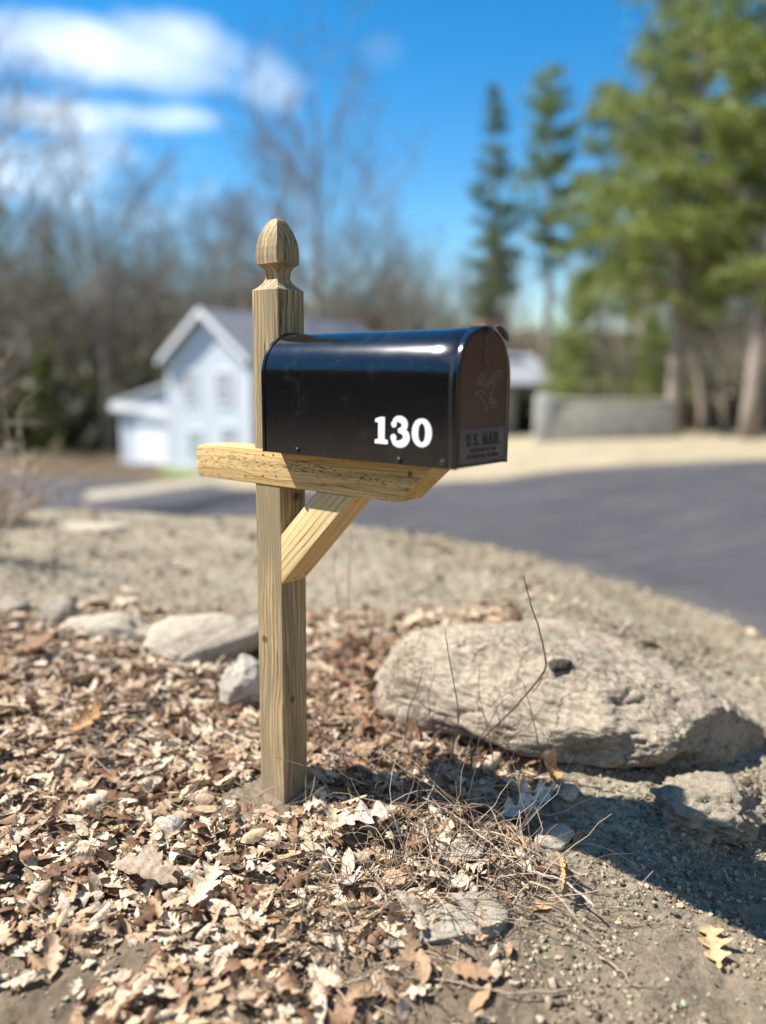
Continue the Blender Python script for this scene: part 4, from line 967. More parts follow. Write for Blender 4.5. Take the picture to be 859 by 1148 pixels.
stem('thin_sapling', [([(392, 690), (391, 643), (394, 610), (392, 592)], 1, .4)], 2.75, .0019, .001, bark_d, 'tall thin stem standing below the end of the brace', seed=6)
stem('thin_sapling', [([(384, 690), (378, 664), (375, 640), (376, 612)], 1, .4)], 2.8, .0018, .001, bark_m, 'fine stem just left of the thin one below the brace', seed=7)
stem('thin_sapling', [([(358, 1148), (349, 1105), (340, 1070), (338, 1040), (345, 985), (352, 950), (340, 905)], 1, .5)], 1.52, .0022, .001, bark_m, 'long brown vine winding down from the post foot to the bottom edge', seed=8)
def ground_run(px_pts, lift, r, mat, label, name='dead_branch', cat='branch', seed=0, subs=()):
    rg_ = np.random.default_rng(seed); mb = MB()
    P = jitter_path([gp(x, y) + Vector((0, 0, lift + .01 * math.sin(3 * k))) for k, (x, y) in enumerate(px_pts)], rg_, .004, 8); n_ = len(P)
    mb.tube(P, [r * (1 - .75 * i / (n_ - 1)) for i in range(n_)], 6)
    for s_ in subs:
        Q = jitter_path([gp(x, y) + Vector((0, 0, lift + .015)) for x, y in s_], rg_, .004, 6); m_ = len(Q)
        mb.tube(Q, [r * .55 * (1 - .7 * i / (m_ - 1)) for i in range(m_)], 5)
    o = mb.build(name, mat, smooth=True); tag(o, label, cat)
ground_run([(246, 768), (215, 762), (189, 758), (120, 757), (60, 764), (-20, 774)], .05, .0050, bark_p, 'long pale dead branch lying across the leaves to the left edge', seed=1, subs=[[(200, 760), (150, 742), (80, 752), (0, 762)], [(160, 757), (100, 775), (30, 790)]])
ground_run([(200, 752), (168, 729), (150, 712), (122, 686), (118, 668)], .05, .0032, bark_p, 'forked pale twig pointing up the bank from the long dead branch', seed=2, subs=[[(168, 729), (190, 733), (240, 745)]])
ground_run([(200, 757), (147, 744), (70, 754), (-10, 762)], .07, .0030, bark_m, 'thin brown dead branch just above the long pale one', seed=3, subs=[[(100, 750), (60, 742), (0, 748)]])
ground_run([(655, 1000), (600, 975), (560, 930), (545, 900)], .04, .0042, bark_m, 'thick brown vine curving from the slab to the stems before the boulder', name='vine', cat='vine', seed=4)
ground_run([(665, 1040), (630, 1010), (580, 990), (500, 930), (460, 905)], .05, .003, bark_p, 'long pale vine stretched over the slab to the right', name='vine', cat='vine', seed=5, subs=[[(580, 990), (540, 985), (480, 985)]])
ground_run([(640, 1118), (570, 1122), (490, 1105), (430, 1108), (370, 1122)], .015, .0028, bark_m, 'thin vine lying nearly straight on the soil along the bottom', name='vine', cat='vine', seed=6)
ground_run([(672, 1078), (700, 1098), (712, 1112), (748, 1110)], .012, .003, bark_m, 'short forked twig with a lump on the bare soil at lower right', name='twig', cat='twig', seed=7, subs=[[(700, 1098), (705, 1085)]])
def tangle(name, n, region, label, seed, mat, hmax=.10, lens=(.10, .40), r=(.0006, .0019), upright=.25):
    rg_ = np.random.default_rng(seed); mb = MB(); k = 0
    while k < n:
        px, py = rg_.uniform(region[0], region[2]), rg_.uniform(region[1], region[3]); p = gp(px, py) + Vector((0, 0, rg_.uniform(0, hmax * .5)))
        a = rg_.uniform(0, 6.28); d = Vector((math.cos(a), math.sin(a), rg_.normal() * .3 + (1.2 if rg_.uniform() < upright else 0))); d.normalize(); ln = rg_.uniform(*lens); pts = [p]
        c = Vector(rg_.normal(size=3)) * .35
        for i in range(7):
            d = (d + c * .4 + Vector(rg_.normal(size=3)) * .22 + Vector((0, 0, -.10))).normalized(); q = pts[-1] + d * ln / 7
            g_ = zg(q.x, q.y) + .004
            if q.z < g_: q.z = g_; d.z = abs(d.z) * .3
            pts.append(q)
        rr_ = rg_.uniform(*r); mb.tube(pts, [rr_ * (1 - .6 * i / 7) for i in range(8)], 4, cap=False); k += 1
    o = mb.build(name, mat, smooth=True, recalc=False); tag(o, label, 'dead stems', kind='stuff')
stem_mix, nt, b = mat_new('dead_stems')
L(nt, ramp(nt, N(nt, 'ShaderNodeNewGeometry').outputs['Random Per Island'], [(0, (.09, .055, .04)), (.35, (.19, .125, .08)), (.7, (.33, .245, .16)), (1, (.52, .43, .31))]), b.inputs['Base Color']); b.inputs['Roughness'].default_value = .8
tangle('vine_tangle', 460, (380, 850, 600, 1040), 'tangle of dead vines and stems between the post and the slab', 21, stem_mix)
tangle('vine_tangle', 260, (345, 690, 440, 880), 'brown mat of fine stems behind the post against the boulder', 22, stem_mix, lens=(.08, .28))
tangle('vine_tangle', 130, (330, 960, 480, 1148), 'straight dead stalks fanning down at the bottom centre', 23, stem_mix, hmax=.05, lens=(.12, .35), upright=.05)
tangle('dry_stalks', 380, (0, 690, 290, 960), 'fine dry grass stalks woven through the leaves left of the post', 24, stem_mix, lens=(.08, .35), r=(.0005, .0012), upright=.12)
tangle('dry_stalks', 110, (20, 640, 290, 720), 'sparse thin stalks standing along the upper rim of the leaves', 25, stem_mix, lens=(.10, .30), r=(.0005, .0011), upright=.6)
tangle('dry_stalks', 120, (300, 880, 640, 1148), 'scattered straw bits and rootlets on the soil at bottom centre', 26, stem_mix, hmax=.02, lens=(.04, .14), r=(.0005, .0011), upright=.02)

# ------------------------------------------------------------------ shrubs at the left edge
def far_ground(x, y):
    return float(plane_z(np.array(float(x)), np.array(float(y)))) - .02 + float(sst(58, 120, y)) * 11 + .25 * float(sst(14, 40, y)) * float(fbm(np.array(x) * .08, np.array(y) * .08, 4, 3))
def shrub(name, loc, h, spread, n, r, mat, label, seed, leafy=0):
    rg_ = np.random.default_rng(seed); mb = MB(); lf = MB()
    for k in range(n):
        a = rg_.uniform(0, 6.28); d = Vector((math.cos(a) * spread, math.sin(a) * spread, 1)).normalized(); p = Vector((rg_.normal() * .03, rg_.normal() * .03, -.02)); pts = [p]
        ln = h * rg_.uniform(.6, 1.1)
        for i in range(7): d = (d + Vector(rg_.normal(size=3)) * .16).normalized(); pts.append(pts[-1] + d * ln / 7)
        mb.tube(pts, [r * (1 - .11 * i) for i in range(8)], 5, cap=False)
        for i in range(2, 8):
            for _ in range(3):
                e = (d + Vector(rg_.normal(size=3)) * .9).normalized(); q = [pts[i]]
                for _k in range(3): e = (e + Vector(rg_.normal(size=3)) * .3).normalized(); q.append(q[-1] + e * ln * rg_.uniform(.04, .09))
                mb.tube(q, [r * .4, r * .32, r * .25, r * .15], 3, cap=False)
                if leafy and rg_.uniform() < leafy:
                    c = q[-1]; u = Vector(rg_.normal(size=3)).normalized() * .012; w = u.orthogonal().normalized() * .008
                    lf.add([c - u, c - w, c + u, c + w], [(0, 1, 2, 3)])
    root = empty(name, loc); tag(root, label, 'shrub')
    mb.build('branches', mat, root, recalc=False)
    if leafy: lf.build('foliage', simple('dead_leaf', (.30, .20, .11), .7), root, recalc=False)
p = at(-6, 640, 3.9); shrub('bare_shrub', (p.x, p.y, zg(p.x, p.y)), .95, .22, 16, .0045, simple('shrub_pale', (.50, .40, .30), .8, var=.3, scale=40), 'tall bare pale stemmed shrub at the left edge, nearest of the two', 51)
p = gp(2, 588); shrub('bare_shrub', (p.x, p.y, zg(p.x, p.y)), .42, .75, 46, .0040, simple('shrub_brown', (.22, .16, .115), .8), 'low rounded brown shrub on the crest behind the tall pale one', 52, leafy=.7)

# ------------------------------------------------------------------ buildings
def siding(name, col, pitch=.12):
    m, nt, b = mat_new(name); v = N(nt, 'ShaderNodeTexCoord').outputs['Object']
    sx = N(nt, 'ShaderNodeSeparateXYZ'); L(nt, v, sx.inputs[0])
    fr = math_(nt, 'FRACT', math_(nt, 'DIVIDE', sx.outputs['Z'], pitch))
    c = mix(nt, ramp(nt, noise(nt, v, 3, 5), [(.3, (0, 0, 0)), (.7, (1, 1, 1))]), tuple(x * .92 for x in col), col)
    L(nt, c, b.inputs['Base Color']); b.inputs['Roughness'].default_value = .6
    bump(nt, b, fr, .8, .015); return m
def roofing(name, col):
    m, nt, b = mat_new(name); v = N(nt, 'ShaderNodeTexCoord').outputs['Object']
    br = N(nt, 'ShaderNodeTexNoise', Scale=9.0, Detail=6.0); L(nt, v, br.inputs['Vector'])
    L(nt, ramp(nt, br.outputs['Fac'], [(.3, tuple(c * .7 for c in col)), (.7, tuple(c * 1.3 for c in col))]), b.inputs['Base Color']); b.inputs['Roughness'].default_value = .85
    bump(nt, b, br.outputs['Fac'], .4, .02); return m
glass_m, nt, b = mat_new('window_glass'); b.inputs['Base Color'].default_value = (.30, .33, .37, 1); b.inputs['Roughness'].default_value = .12; b.inputs['Specular IOR Level'].default_value = .8
white_p = simple('white_trim', (.78, .78, .78), .5, var=.06, scale=5)
blue_m = siding('pale_blue_siding', (.66, .70, .76)); roof_m = roofing('grey_shingles', (.16, .165, .185)); brick_m, nt, b = mat_new('red_brick')
v = N(nt, 'ShaderNodeTexCoord').outputs['Object']; bt = N(nt, 'ShaderNodeTexBrick', Scale=6.0); bt.inputs['Color1'].default_value = (.36, .15, .11, 1); bt.inputs['Color2'].default_value = (.46, .22, .16, 1); bt.inputs['Mortar'].default_value = (.5, .46, .42, 1)
mpb = N(nt, 'ShaderNodeMapping'); mpb.inputs['Rotation'].default_value = (R(90), 0, 0); L(nt, v, mpb.inputs['Vector']); L(nt, mpb.outputs[0], bt.inputs['Vector']); L(nt, bt.outputs['Color'], b.inputs['Base Color']); b.inputs['Roughness'].default_value = .9

def window(parent, x0, x1, z0, z1, face, off, lab=None):
    """face 'f': in a wall whose outer face is y=off looking -y; face 'r': wall x=off looking +x"""
    def bx(mb, a0, a1, z0_, z1_, d0, d1):
        if face == 'f': mb.box(a0, a1, off - d1, off - d0, z0_, z1_)
        else: mb.box(off + d0, off + d1, a0, a1, z0_, z1_)
    mb = MB(); w = .09
    bx(mb, x0 - w, x0, z0 - w, z1 + w, -.03, .05); bx(mb, x1, x1 + w, z0 - w, z1 + w, -.03, .05); bx(mb, x0, x1, z1, z1 + w, -.03, .047); bx(mb, x0, x1, z0 - w, z0, -.03, .06)
    bx(mb, x0, x1, (z0 + z1) / 2 - .03, (z0 + z1) / 2 + .03, -.02, .035)
    fr = mb.build('window', white_p, parent)
    g = MB(); bx(g, x0 + .001, x1 - .001, z0 + .001, (z0 + z1) / 2 - .031, -.02, .008); bx(g, x0 + .001, x1 - .001, (z0 + z1) / 2 + .031, z1 - .001, -.02, .008); g.build('pane', glass_m, fr)
hx0, hy0 = at(174, 530, 36.6).x + .75, 36.6
hz = min(far_ground(hx0, hy0), far_ground(hx0 + 4.4, hy0 - 3.1)) + .05
house = empty('gabled_house', (hx0, hy0, hz), R(-35)); tag(house, 'pale blue two storey gabled house with white trim and low garage', 'house')
W_, DD, HE, HA = 5.25, 11.0, 4.95, 6.95
mb = MB(); mb.prism([(0, -.6), (W_, -.6), (W_, HE), (W_ / 2, HA), (0, HE)], 0, DD); mb.build('wall', blue_m, house)
sl = (HA - HE) / (W_ / 2)
mb = MB(); o = .22; tk = .12
def roofpoly(xe, ze, xa, za): 
    return [(xe, ze), (xa, za), (xa, za + tk), (xe, ze + tk)]
mb.prism([(-o, HE - o*sl + .01), (W_/2, HA + .01), (W_ + o, HE - o*sl + .01), (W_ + o, HE - o*sl + tk), (W_/2, HA + tk + .03), (-o, HE - o*sl + tk)], -.35, DD + .35)
rf = mb.build('roof', roof_m, house)
mb = MB(); mb.prism([(-o - .02, HE - o*sl - .10), (W_/2, HA - .12), (W_ + o + .02, HE - o*sl - .10), (W_ + o + .02, HE - o*sl + tk + .02), (W_/2, HA + tk + .05), (-o - .02, HE - o*sl + tk + .02)], -.42, -.351); mb.build('fascia', white_p, rf)
for x in (-.002, W_ - .158):
    mb = MB(); mb.box(x, x + .16, -.03, .1, -.3, HE - .02); mb.build('corner_board', white_p, house)
for x in (1.05, 3.25): window(house, x, x + .85, 3.05, 4.35, 'f', 0)
window(house, 1.35, 2.15, .55, 1.75, 'f', 0)
window(house, 3.5, 4.35, .75, 2.0, 'f', 0)
for y in (1.8, 4.6, 7.6): window(house, y, y + .9, 3.1, 4.4, 'r', W_); window(house, y, y + .9, .8, 2.1, 'r', W_)
mb = MB(); mb.prism([(-3.9, -.6), (-.002, -.6), (-.002, 3.75), (-3.9, 2.8)], .25, 6.2); gar = mb.build('garage', blue_m, house)
mb = MB(); mb.prism([(-4.25, 2.74), (-.004, 3.77), (-.004, 3.92), (-4.25, 2.88)], -.05, 6.5); mb.build('roof', simple('light_roof', (.45, .46, .48), .7), gar)
mb = MB(); mb.box(-4.26, -.20, -.09, -.052, 2.50, 2.86); mb.build('fascia', white_p, gar)
mb = MB(); mb.box(-2.7, -.45, .20, .26, .0, 2.05); 
for z in (.5, 1.0, 1.5): mb.box(-2.68, -.47, .185, .199, z, z + .03)
mb.build('garage_door', white_p, gar)
mb = MB(); mb.box(-3.88, -3.72, .2, .3, -.2, 2.7); mb.build('corner_board', white_p, gar)

bx_, by_ = at(452, 470, 31).x, 30.0
bz = far_ground(bx_ + 2, by_) - .05
ranch = empty('low_house', (bx_, by_, bz), R(4)); tag(ranch, 'low single storey house with grey roof and pink brick chimney, mostly behind the mailbox', 'house')
mb = MB(); mb.box(0, 4.3, 0, 7, -.5, 2.25); mb.prism([(0, 2.25), (7, 2.25), (3.5, 3.25)], .01, 4.29, 'x'); mb.build('wall', siding('tan_siding', (.42, .38, .33)), ranch)
mb = MB(); mb.prism([(-.5, 2.10), (3.5, 3.28), (7.5, 2.10), (7.5, 2.24), (3.5, 3.43), (-.5, 2.24)], -.35, 5.75, 'x'); rr = mb.build('roof', roofing('pale_grey_roof', (.20, .205, .22)), ranch)
mb = MB(); mb.box(3.35, 4.05, 2.4, 3.1, 2.5, 4.55); mb.box(3.28, 4.12, 2.33, 3.17, 4.552, 4.68); mb.build('chimney', brick_m, rr)
for y in (.1, 3.4, 6.7): 
    mb = MB(); mb.box(5.35, 5.5, y, y + .14, -.5, 2.12); mb.build('porch_post', white_p, ranch)
mb = MB(); mb.box(4.302, 5.3, 5.0, 5.1, -.4, 2.1); mb.build('carport_back', simple('carport_shade', (.05, .05, .06), .8), ranch)  # dark panel put in for the shade inside the open carport
window(ranch, 1.0, 2.2, .9, 1.9, 'f', 0)

w0 = at(600, 478, 21.5); w1 = at(757, 478, 21.0)
wz = min(far_ground(w0.x, 21.5), far_ground(w1.x, 21.0))
wall = empty('low_wall', (w0.x, w0.y, wz), math.atan2(w1.y - w0.y, w1.x - w0.x)); tag(wall, 'low grey wall with a pale end pier at the far side of the road, in front of the pines', 'wall')
wl = (w1 - w0).length
conc = simple('grey_blocks', (.34, .315, .275), .85, var=.25, scale=3, bmp=.6)
mb = MB(); mb.box(.45, wl, 0, .35, -.5, 1.12); mb.build('panel', conc, wall, bevel=.02)
mb = MB(); mb.box(.43, wl + .04, -.05, .40, 1.122, 1.21); mb.build('coping', simple('coping', (.32, .295, .26), .8, var=.2, scale=4), wall, bevel=.015)
mb = MB(); mb.box(0, .44, -.06, .41, -.5, 1.30); mb.build('pier', simple('pale_pier', (.46, .45, .42), .8, var=.15, scale=4), wall, bevel=.02)

# ------------------------------------------------------------------ trees
barks = {'grey': simple('bark_grey', (.24, .195, .15), .9, var=.35, scale=6, bmp=.6), 'brown': simple('bark_brown', (.19, .155, .12), .9, var=.35, scale=6, bmp=.6),
         'pine': simple('bark_pine', (.25, .20, .165), .9, var=.4, scale=5, bmp=.6)}
def needle_mat(name, a, b_):
    m, nt, bs = mat_new(name); g = N(nt, 'ShaderNodeNewGeometry')
    c = ramp(nt, g.outputs['Random Per Island'], [(0, a), (.6, tuple((x + y) / 2 for x, y in zip(a, b_))), (1, b_)])
    L(nt, c, bs.inputs['Base Color']); bs.inputs['Roughness'].default_value = .55
    tr = N(nt, 'ShaderNodeBsdfTranslucent'); L(nt, c, tr.inputs['Color']); mx = N(nt, 'ShaderNodeMixShader'); mx.inputs[0].default_value = .35
    L(nt, bs.outputs[0], mx.inputs[1]); L(nt, tr.outputs[0], mx.inputs[2]); L(nt, mx.outputs[0], nt.nodes['Material Output'].inputs[0]); return m
green_y = needle_mat('needles_yellow_green', (.09, .125, .022), (.30, .35, .065)); green_d = needle_mat('needles_dark_green', (.06, .09, .03), (.14, .19, .05)); green_m = needle_mat('needles_mid_green', (.09, .13, .03), (.21, .27, .06))
bud_m = needle_mat('buds_red_brown', (.15, .115, .08), (.26, .20, .145))
def tree_data(seed, h, kind, twigs=1.0):
    """bare deciduous tree: trunk mesh + branches mesh"""
    rg_ = np.random.default_rng(seed); tr = MB(); br = MB()
    fork = {'broad': .28, 'tall': .45, 'near': .25}[kind]
    d = Vector((rg_.normal() * .04, rg_.normal() * .04, 1)).normalized(); pts = [Vector((0, 0, -.4))]; nseg = 12
    for i in range(nseg): d = (d + Vector((rg_.normal() * .05, rg_.normal() * .05, .05))).normalized(); pts.append(pts[-1] + d * (h * .92 + .4) / nseg)
    r0 = h * .013
    rad = [r0 * (1.25 if i == 0 else 1) * (1 - .88 * (i / nseg)) for i in range(nseg + 1)]
    tr.tube(pts, rad, 8)
    def limb(p, d, ln, r, lev):
        q = [p]; nn = 5 if lev < 2 else 4
        for i in range(nn): d = (d + Vector(rg_.normal(size=3)) * (.14 + .05 * lev) + Vector((0, 0, .10))).normalized(); q.append(q[-1] + d * ln / nn)
        br.tube(q, [max(.004, r * (1 - .7 * i / nn)) for i in range(nn + 1)], 5 if lev == 0 else 3, cap=False)
        if lev < 3:
            nb = {0: 7, 1: 6, 2: 5}[lev]; nb = max(2, int(nb * (twigs if lev > 0 else 1)))
            for k in range(nb):
                t_ = rg_.uniform(.25, 1.0); i = min(int(t_ * nn), nn - 1); b0 = q[i].lerp(q[i+1], t_ * nn - i)
                side = Vector(rg_.normal(size=3)); side = (side - d * side.dot(d)).normalized()
                limb(b0, (d * .75 + side * .75 + Vector((0, 0, .1))).normalized(), ln * rg_.uniform(.38, .62), r * .45, lev + 1)
    nl = 15
    for k in range(nl):
        t_ = fork + (1 - fork) * (k + rg_.uniform()) / nl; i = min(int(t_ * nseg), nseg - 1); b0 = pts[i].lerp(pts[i+1], t_ * nseg - i)
        a = k * 2.4 + rg_.normal() * .4; sp = rg_.uniform(.55, 1.0)
        limb(b0, Vector((math.cos(a) * sp, math.sin(a) * sp, .85)).normalized(), h * (.40 if kind != 'tall' else .28) * (1.1 - .6 * t_), rad[i] * .5, 0)
    return tr, br
def link_tree(name, tr, br, bark, twigmat, extra=None):
    root = empty(name)
    tr.build('trunk', bark, root, smooth=True, recalc=False); br.build('branches', twigmat, root, recalc=False)
    return root
def conifer_data(seed, h, r0f=.014, bare=.30, width=.22, dens=1.0, droop=.0, taper=1.0, clump=.38, sparse=0.0):
    rg_ = np.random.default_rng(seed); tr = MB(); V = []; F = []; cnt = 0
    d = Vector((0, 0, 1)); pts = [Vector((0, 0, -.4))]
    for i in range(12): d = (d + Vector((rg_.normal() * .02, rg_.normal() * .02, .1))).normalized(); pts.append(pts[-1] + d * (h + .4) / 12)
    rad = [h * r0f * (1.2 if i == 0 else 1) * (1 - .92 * i / 12) for i in range(13)]; tr.tube(pts, rad, 9)
    lb = MB(); nw = int(46 * dens)
    for k in range(nw):
        t_ = bare + (1 - bare) * ((k + rg_.uniform()) / nw) ** .95
        if rg_.uniform() < sparse: continue
        i = min(int(t_ * 12), 11); b0 = pts[i].lerp(pts[i+1], t_ * 12 - i)
        a = k * 2.4 + rg_.normal() * .3; u = (t_ - bare) / (1 - bare)
        ln = h * width * ((1 - u) ** taper * .9 + .10) * rg_.uniform(.55, 1.2) * min(1, .55 + u * 3)
        e = Vector((math.cos(a), math.sin(a), rg_.uniform(-.05, .35) - droop)).normalized(); q = [b0]
        for _ in range(5): e = (e + Vector(rg_.normal(size=3)) * .10 + Vector((0, 0, .04))).normalized(); q.append(q[-1] + e * ln / 5)
        lb.tube(q, [max(.012, rad[i] * .35) * (1 - .16 * s) for s in range(6)], 4, cap=False)
        nc = int(max(3, ln * 5.0))
        for c in range(nc):
            s = .28 + .74 * rg_.uniform() ** .8; j = min(int(s * 5), 4); cpos = q[j].lerp(q[j+1], min(1.1, s * 5 - j)) + Vector((rg_.normal() * .22 * ln * .35, rg_.normal() * .22 * ln * .35, rg_.normal() * .05 * ln + .05))
            cr = clump * rg_.uniform(.55, 1.3) * (.6 + .06 * ln)
            m_ = 28
            cc = rg_.normal(size=(m_, 3)) * np.array([1, 1, .45]) * cr * .50 + np.array(cpos[:])
            dd_ = rg_.normal(size=(m_, 3)) + np.array([e.x, e.y, .4]) * .6; dd_ /= np.linalg.norm(dd_, axis=1)[:, None]
            nn_ = np.cross(dd_, rg_.normal(size=(m_, 3))); nn_ /= np.linalg.norm(nn_, axis=1)[:, None]
            L_ = cr * rg_.uniform(.20, .40, (m_, 1)); Wd = L_ * .20
            quad = np.stack([cc - dd_ * L_ - nn_ * Wd * .4, cc - dd_ * L_ * .2 + nn_ * Wd, cc + dd_ * L_ + nn_ * Wd * .2, cc + dd_ * L_ * .2 - nn_ * Wd], 1)
            V.append(quad.reshape(-1, 3)); F.append(np.arange(m_ * 4).reshape(m_, 4) + cnt); cnt += m_ * 4
    return tr, lb, np.concatenate(V), np.concatenate(F)
def link_conifer(name, data, needles):
    tr, lb, V, F = data; root = empty(name); tr.add(lb.v, lb.f); tr.build('trunk', barks['pine'], root, smooth=True, recalc=False)
    mesh_obj('crown', V, F, needles, parent=root); return root
def place(root, px, d, rz, s, label, cat='tree', group=None):
    x = (px - 429.5) / FPX * d * 1.0; root.location = (x, d, far_ground(x, d)); root.rotation_euler = (0, 0, rz); root.scale = (s, s, s); tag(root, label, cat, group); return root
def top_scale(px, py, d, h):
    x = (px - 429.5) / FPX * d; return (at(px, py, d).z - far_ground(x, d)) / h
used = {}
def inst(key, make):
    if key not in used: used[key] = make(); return used[key]
    return copy_tree(used[key])
mk = {
 'bareA': lambda: link_tree('bare_tree', *tree_data(61, 14, 'broad', .78), barks['grey'], barks['brown']),
 'bareB': lambda: link_tree('bare_tree', *tree_data(62, 14, 'tall', .78), barks['grey'], barks['brown']),
 'bareC': lambda: link_tree('bare_tree', *tree_data(63, 12, 'broad', 1.15), barks['brown'], bud_m),
 'bareN': lambda: link_tree('bare_tree', *tree_data(64, 13, 'near'), barks['grey'], barks['brown']),
 'pineA': lambda: link_conifer('pine_tree', conifer_data(71, 22, bare=.20, width=.21, dens=2.8, clump=.62, sparse=.06), green_y),
 'pineB': lambda: link_conifer('pine_tree', conifer_data(72, 21, bare=.18, width=.22, dens=2.7, clump=.60, sparse=.1), green_y),
 'pineN': lambda: link_conifer('pine_tree', conifer_data(73, 18, bare=.30, width=.12, dens=1.8, clump=.7, taper=.8, sparse=.28), green_d),
 'pineS': lambda: link_conifer('pine_tree', conifer_data(74, 18, bare=.45, width=.16, dens=1.5, clump=.7, taper=.6, sparse=.30), green_m),
 'young': lambda: link_conifer('young_pine', conifer_data(75, 5, bare=.06, width=.34, dens=2.0, clump=.42, taper=.9), green_y),
 'fir':   lambda: link_conifer('fir_tree', conifer_data(76, 12, bare=.08, width=.22, dens=1.6, clump=.6, taper=1.0, sparse=.1), green_m),
}
HH = dict(bareA=14, bareB=14, bareC=12, bareN=13, pineA=22, pineB=21, pineN=18, pineS=18, young=5, fir=12)
TREES = [
 ('pineA', 752, -330, 23, 0.3, 'huge sunlit yellow green pine standing just behind the right end of the low wall'),
 ('pineB', 838, -420, 20, 1.9, 'nearest tall pine at the right edge, its trunk bare below shoulder height'),
 ('pineB', 748, -60, 33, 4.0, 'tall pine between the huge sunlit pine and the young bushy pine'),
 ('pineA', 905, -300, 27, 2.2, 'tall pine partly out of the picture behind the nearest one'),
 ('pineN', 550, 98, 48, .4, 'narrow dark conifer farthest left of those right of the mailbox'),
 ('pineS', 607, 76, 50, 2.0, 'dark conifer with open crown and long bare trunk, right of the narrow dark conifer'),
 ('pineS', 664, 96, 46, 3.1, 'thin topped conifer between the open crowned dark one and the tall pines'),
 ('young', 642, 305, 27, 1.0, 'bushy yellow green young pine behind the left half of the low wall'),
 ('young', 722, 352, 29, 2.6, 'smaller young pine half hidden by trunks behind the right half of the low wall'),
 ('fir', 8, 232, 52, .2, 'green fir at the left edge above the bare shrubs'),
 ('fir', 62, 262, 56, 1.4, 'second green fir from the left edge, slightly shorter than its neighbour'),
 ('young', 52, 392, 46, .6, 'low green conifer beside the side lane under the two firs'),
 ('bareN', -30, -40, 17, .5, 'close bare tree rising past the left edge, its twigs crossing the clouds'),
 ('bareA', 118, 120, 45, 1.1, 'bare tree behind the garage of the blue house'),
 ('bareB', 258, 120, 42, 2.3, 'tall bare tree right behind the gable of the blue house'),
 ('bareA', 352, 48, 44, 3.5, 'tall wide bare tree rising behind the carved finial to its right'),
 ('bareB', 455, 205, 52, 4.4, 'bare tree above the middle of the mailbox'),
 ('bareC', 812, 150, 22, .9, 'grey bare tree with many twigs right of the huge sunlit pine'),
 ('bareB', 788, 40, 25, 5.1, 'slender grey bare tree hugging the huge sunlit pine on its right'),
 ('bareB', 694, 200, 27, 2.9, 'slender bare trunk nearest the left side of the huge sunlit pine'),
 ('bareC', 850, 290, 20.5, 2.4, 'short twiggy bare tree at the right edge beside the sand'),
]
WOODS = 'bare trees of the far woods'
for k, (px, top, d) in enumerate([(35, 262, 50), (92, 240, 47), (150, 228, 52), (196, 250, 56), (232, 236, 50), (285, 262, 58), (318, 240, 54), (392, 262, 60), (425, 290, 62), (488, 282, 58), (522, 300, 56), (575, 270, 60), (632, 262, 58),
                                  (680, 250, 56), (735, 250, 50), (785, 240, 44), (842, 230, 42), (60, 200, 60), (170, 205, 62), (272, 215, 64), (345, 250, 48), (10, 300, 46), (125, 290, 45), (520, 250, 64), (880, 260, 36), (-30, 230, 44), (-80, 230, 48), (930, 250, 44)]):
    TREES.append((('bareA', 'bareC', 'bareB')[k % 3], px, top, d, k * 1.7, None))
for key, px, top, d, rz, lab in TREES:
    t_ = inst(key, mk[key]); s = top_scale(px, top, d, HH[key])
    place(t_, px, d, rz, s, lab or 'one of the leafless grey brown trees making up the far woods', 'tree', WOODS if lab is None else None)
# the wood behind them reads as one mass
def far_wood(seed, n):
    rg_ = np.random.default_rng(seed); protos = []
    for j in range(4):
        tr, br = tree_data(80 + j, 11, 'broad' if j % 2 else 'tall', .45); v = np.array([p[:] for p in tr.v + br.v]); k = len(tr.v)
        f = tr.f + [tuple(i + k for i in q) for q in br.f]; protos.append((v, [q for q in f if len(q) == 4]))
    Vs, Fs, off = [], [], 0
    for i in range(n):
        v, f = protos[i % 4]; y = rg_.uniform(60, 95); x = rg_.uniform(-.95, .95) * y; s = rg_.uniform(.75, 1.25); a = rg_.uniform(0, 6.28)
        c_, s_ = math.cos(a), math.sin(a); w = v * s; w = np.stack([w[:, 0]*c_ - w[:, 1]*s_, w[:, 0]*s_ + w[:, 1]*c_, w[:, 2]], 1) + (x, y, far_ground(x, y))
        Vs.append(w); Fs.append(np.array(f) + off); off += len(w)
    o = mesh_obj('far_woodland', np.concatenate(Vs), np.concatenate(Fs), simple('woodland', (.20, .17, .125), .9)); tag(o, 'brown leafless woodland closing the view behind the houses', 'woodland', kind='stuff')
far_wood(5, 150)
def brush(name, n, seed, xr, yr, hr, mat, label, m_=70, thin=.25):
    rg_ = np.random.default_rng(seed); V = []; F = []; k = 0
    for i in range(n):
        y = rg_.uniform(*yr); x = rg_.uniform(*xr) * y; z0 = far_ground(x, y); R_ = rg_.uniform(*hr)
        c = rg_.normal(size=(m_, 3)) * np.array([R_ * .6, R_ * .6, R_ * .38]) + (x, y, z0 + R_ * .5); c[:, 2] = np.maximum(c[:, 2], z0)
        d = rg_.normal(size=(m_, 3)) + (0, 0, 1.0); d /= np.linalg.norm(d, axis=1)[:, None]; n_ = np.cross(d, rg_.normal(size=(m_, 3))); n_ /= np.linalg.norm(n_, axis=1)[:, None]; l_ = R_ * rg_.uniform(.15, .35, (m_, 1))
        V.append(np.stack([c - d*l_, c + n_*l_*thin, c + d*l_, c - n_*l_*thin], 1).reshape(-1, 3)); F.append(np.arange(m_ * 4).reshape(m_, 4) + k); k += m_ * 4
    o = mesh_obj(name, np.concatenate(V), np.concatenate(F), mat); tag(o, label, 'undergrowth', kind='stuff')
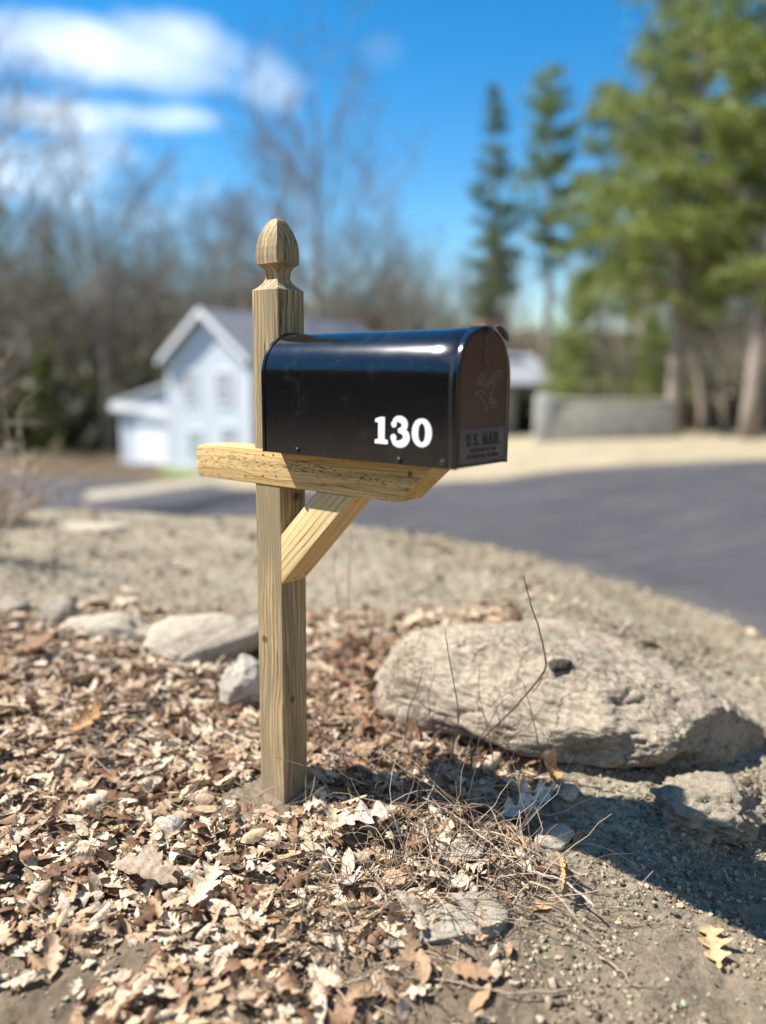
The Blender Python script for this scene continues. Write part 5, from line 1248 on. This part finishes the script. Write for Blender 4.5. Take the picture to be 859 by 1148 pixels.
brush('undergrowth', 420, 91, (-.62, -.10), (48, 60), (1.0, 4.6), needle_mat('scrub_olive', (.08, .08, .04), (.19, .17, .085)), 'dark olive undergrowth at the foot of the trees left of the blue house')
brush('undergrowth', 360, 92, (-.02, .60), (33, 48), (.6, 1.8), needle_mat('scrub_brown', (.11, .085, .05), (.24, .19, .10)), 'brown scrub under the pines behind the low wall')
brush('distant_thicket', 210, 93, (-1.0, .0), (58, 76), (4.5, 9.0), simple('thicket_grey_brown', (.20, .175, .125), .9), 'tall grey brown leafless thicket far behind the blue house and the left side', 420, .02)
brush('distant_thicket', 150, 94, (-.05, .66), (56, 76), (3.0, 6.0), simple('thicket_brown_far', (.21, .18, .12), .9), 'brown leafless thicket far behind the pines and the low house', 380, .02)
# woods to either side of the photographer, seen only as the dark and brown reflections in the enamel
def side_wood(seed, n, xs, ys, label, mat):
    rg_ = np.random.default_rng(seed); V = []; F = []; k = 0
    for i in range(n):
        x, y = rg_.uniform(*xs), rg_.uniform(*ys); R_ = rg_.uniform(2.0, 4.5); m_ = 110; z0 = float(ground_z(np.array(x), np.array(y), False))
        c = rg_.normal(size=(m_, 3)) * np.array([R_*.5, R_*.5, R_*.55]) + (x, y, z0 + R_ * .9); c[:, 2] = np.maximum(c[:, 2], z0)
        d = rg_.normal(size=(m_, 3)) + (0, 0, 1.0); d /= np.linalg.norm(d, axis=1)[:, None]; n_ = np.cross(d, rg_.normal(size=(m_, 3))); n_ /= np.linalg.norm(n_, axis=1)[:, None]; l_ = R_ * rg_.uniform(.12, .3, (m_, 1))
        V.append(np.stack([c - d*l_, c + n_*l_*.3, c + d*l_, c - n_*l_*.3], 1).reshape(-1, 3)); F.append(np.arange(m_ * 4).reshape(m_, 4) + k); k += m_ * 4
    o = mesh_obj('thicket', np.concatenate(V), np.concatenate(F), mat); tag(o, label, 'thicket', kind='stuff')
side_wood(7, 170, (-40, -20), (-30, 12), 'dark evergreen thicket beyond the left side of the picture', needle_mat('thicket_dark', (.02, .026, .012), (.06, .07, .03)))
side_wood(8, 110, (17, 30), (-16, 16), 'brown thicket beyond the right side of the picture', needle_mat('thicket_brown', (.10, .065, .035), (.22, .15, .085)))
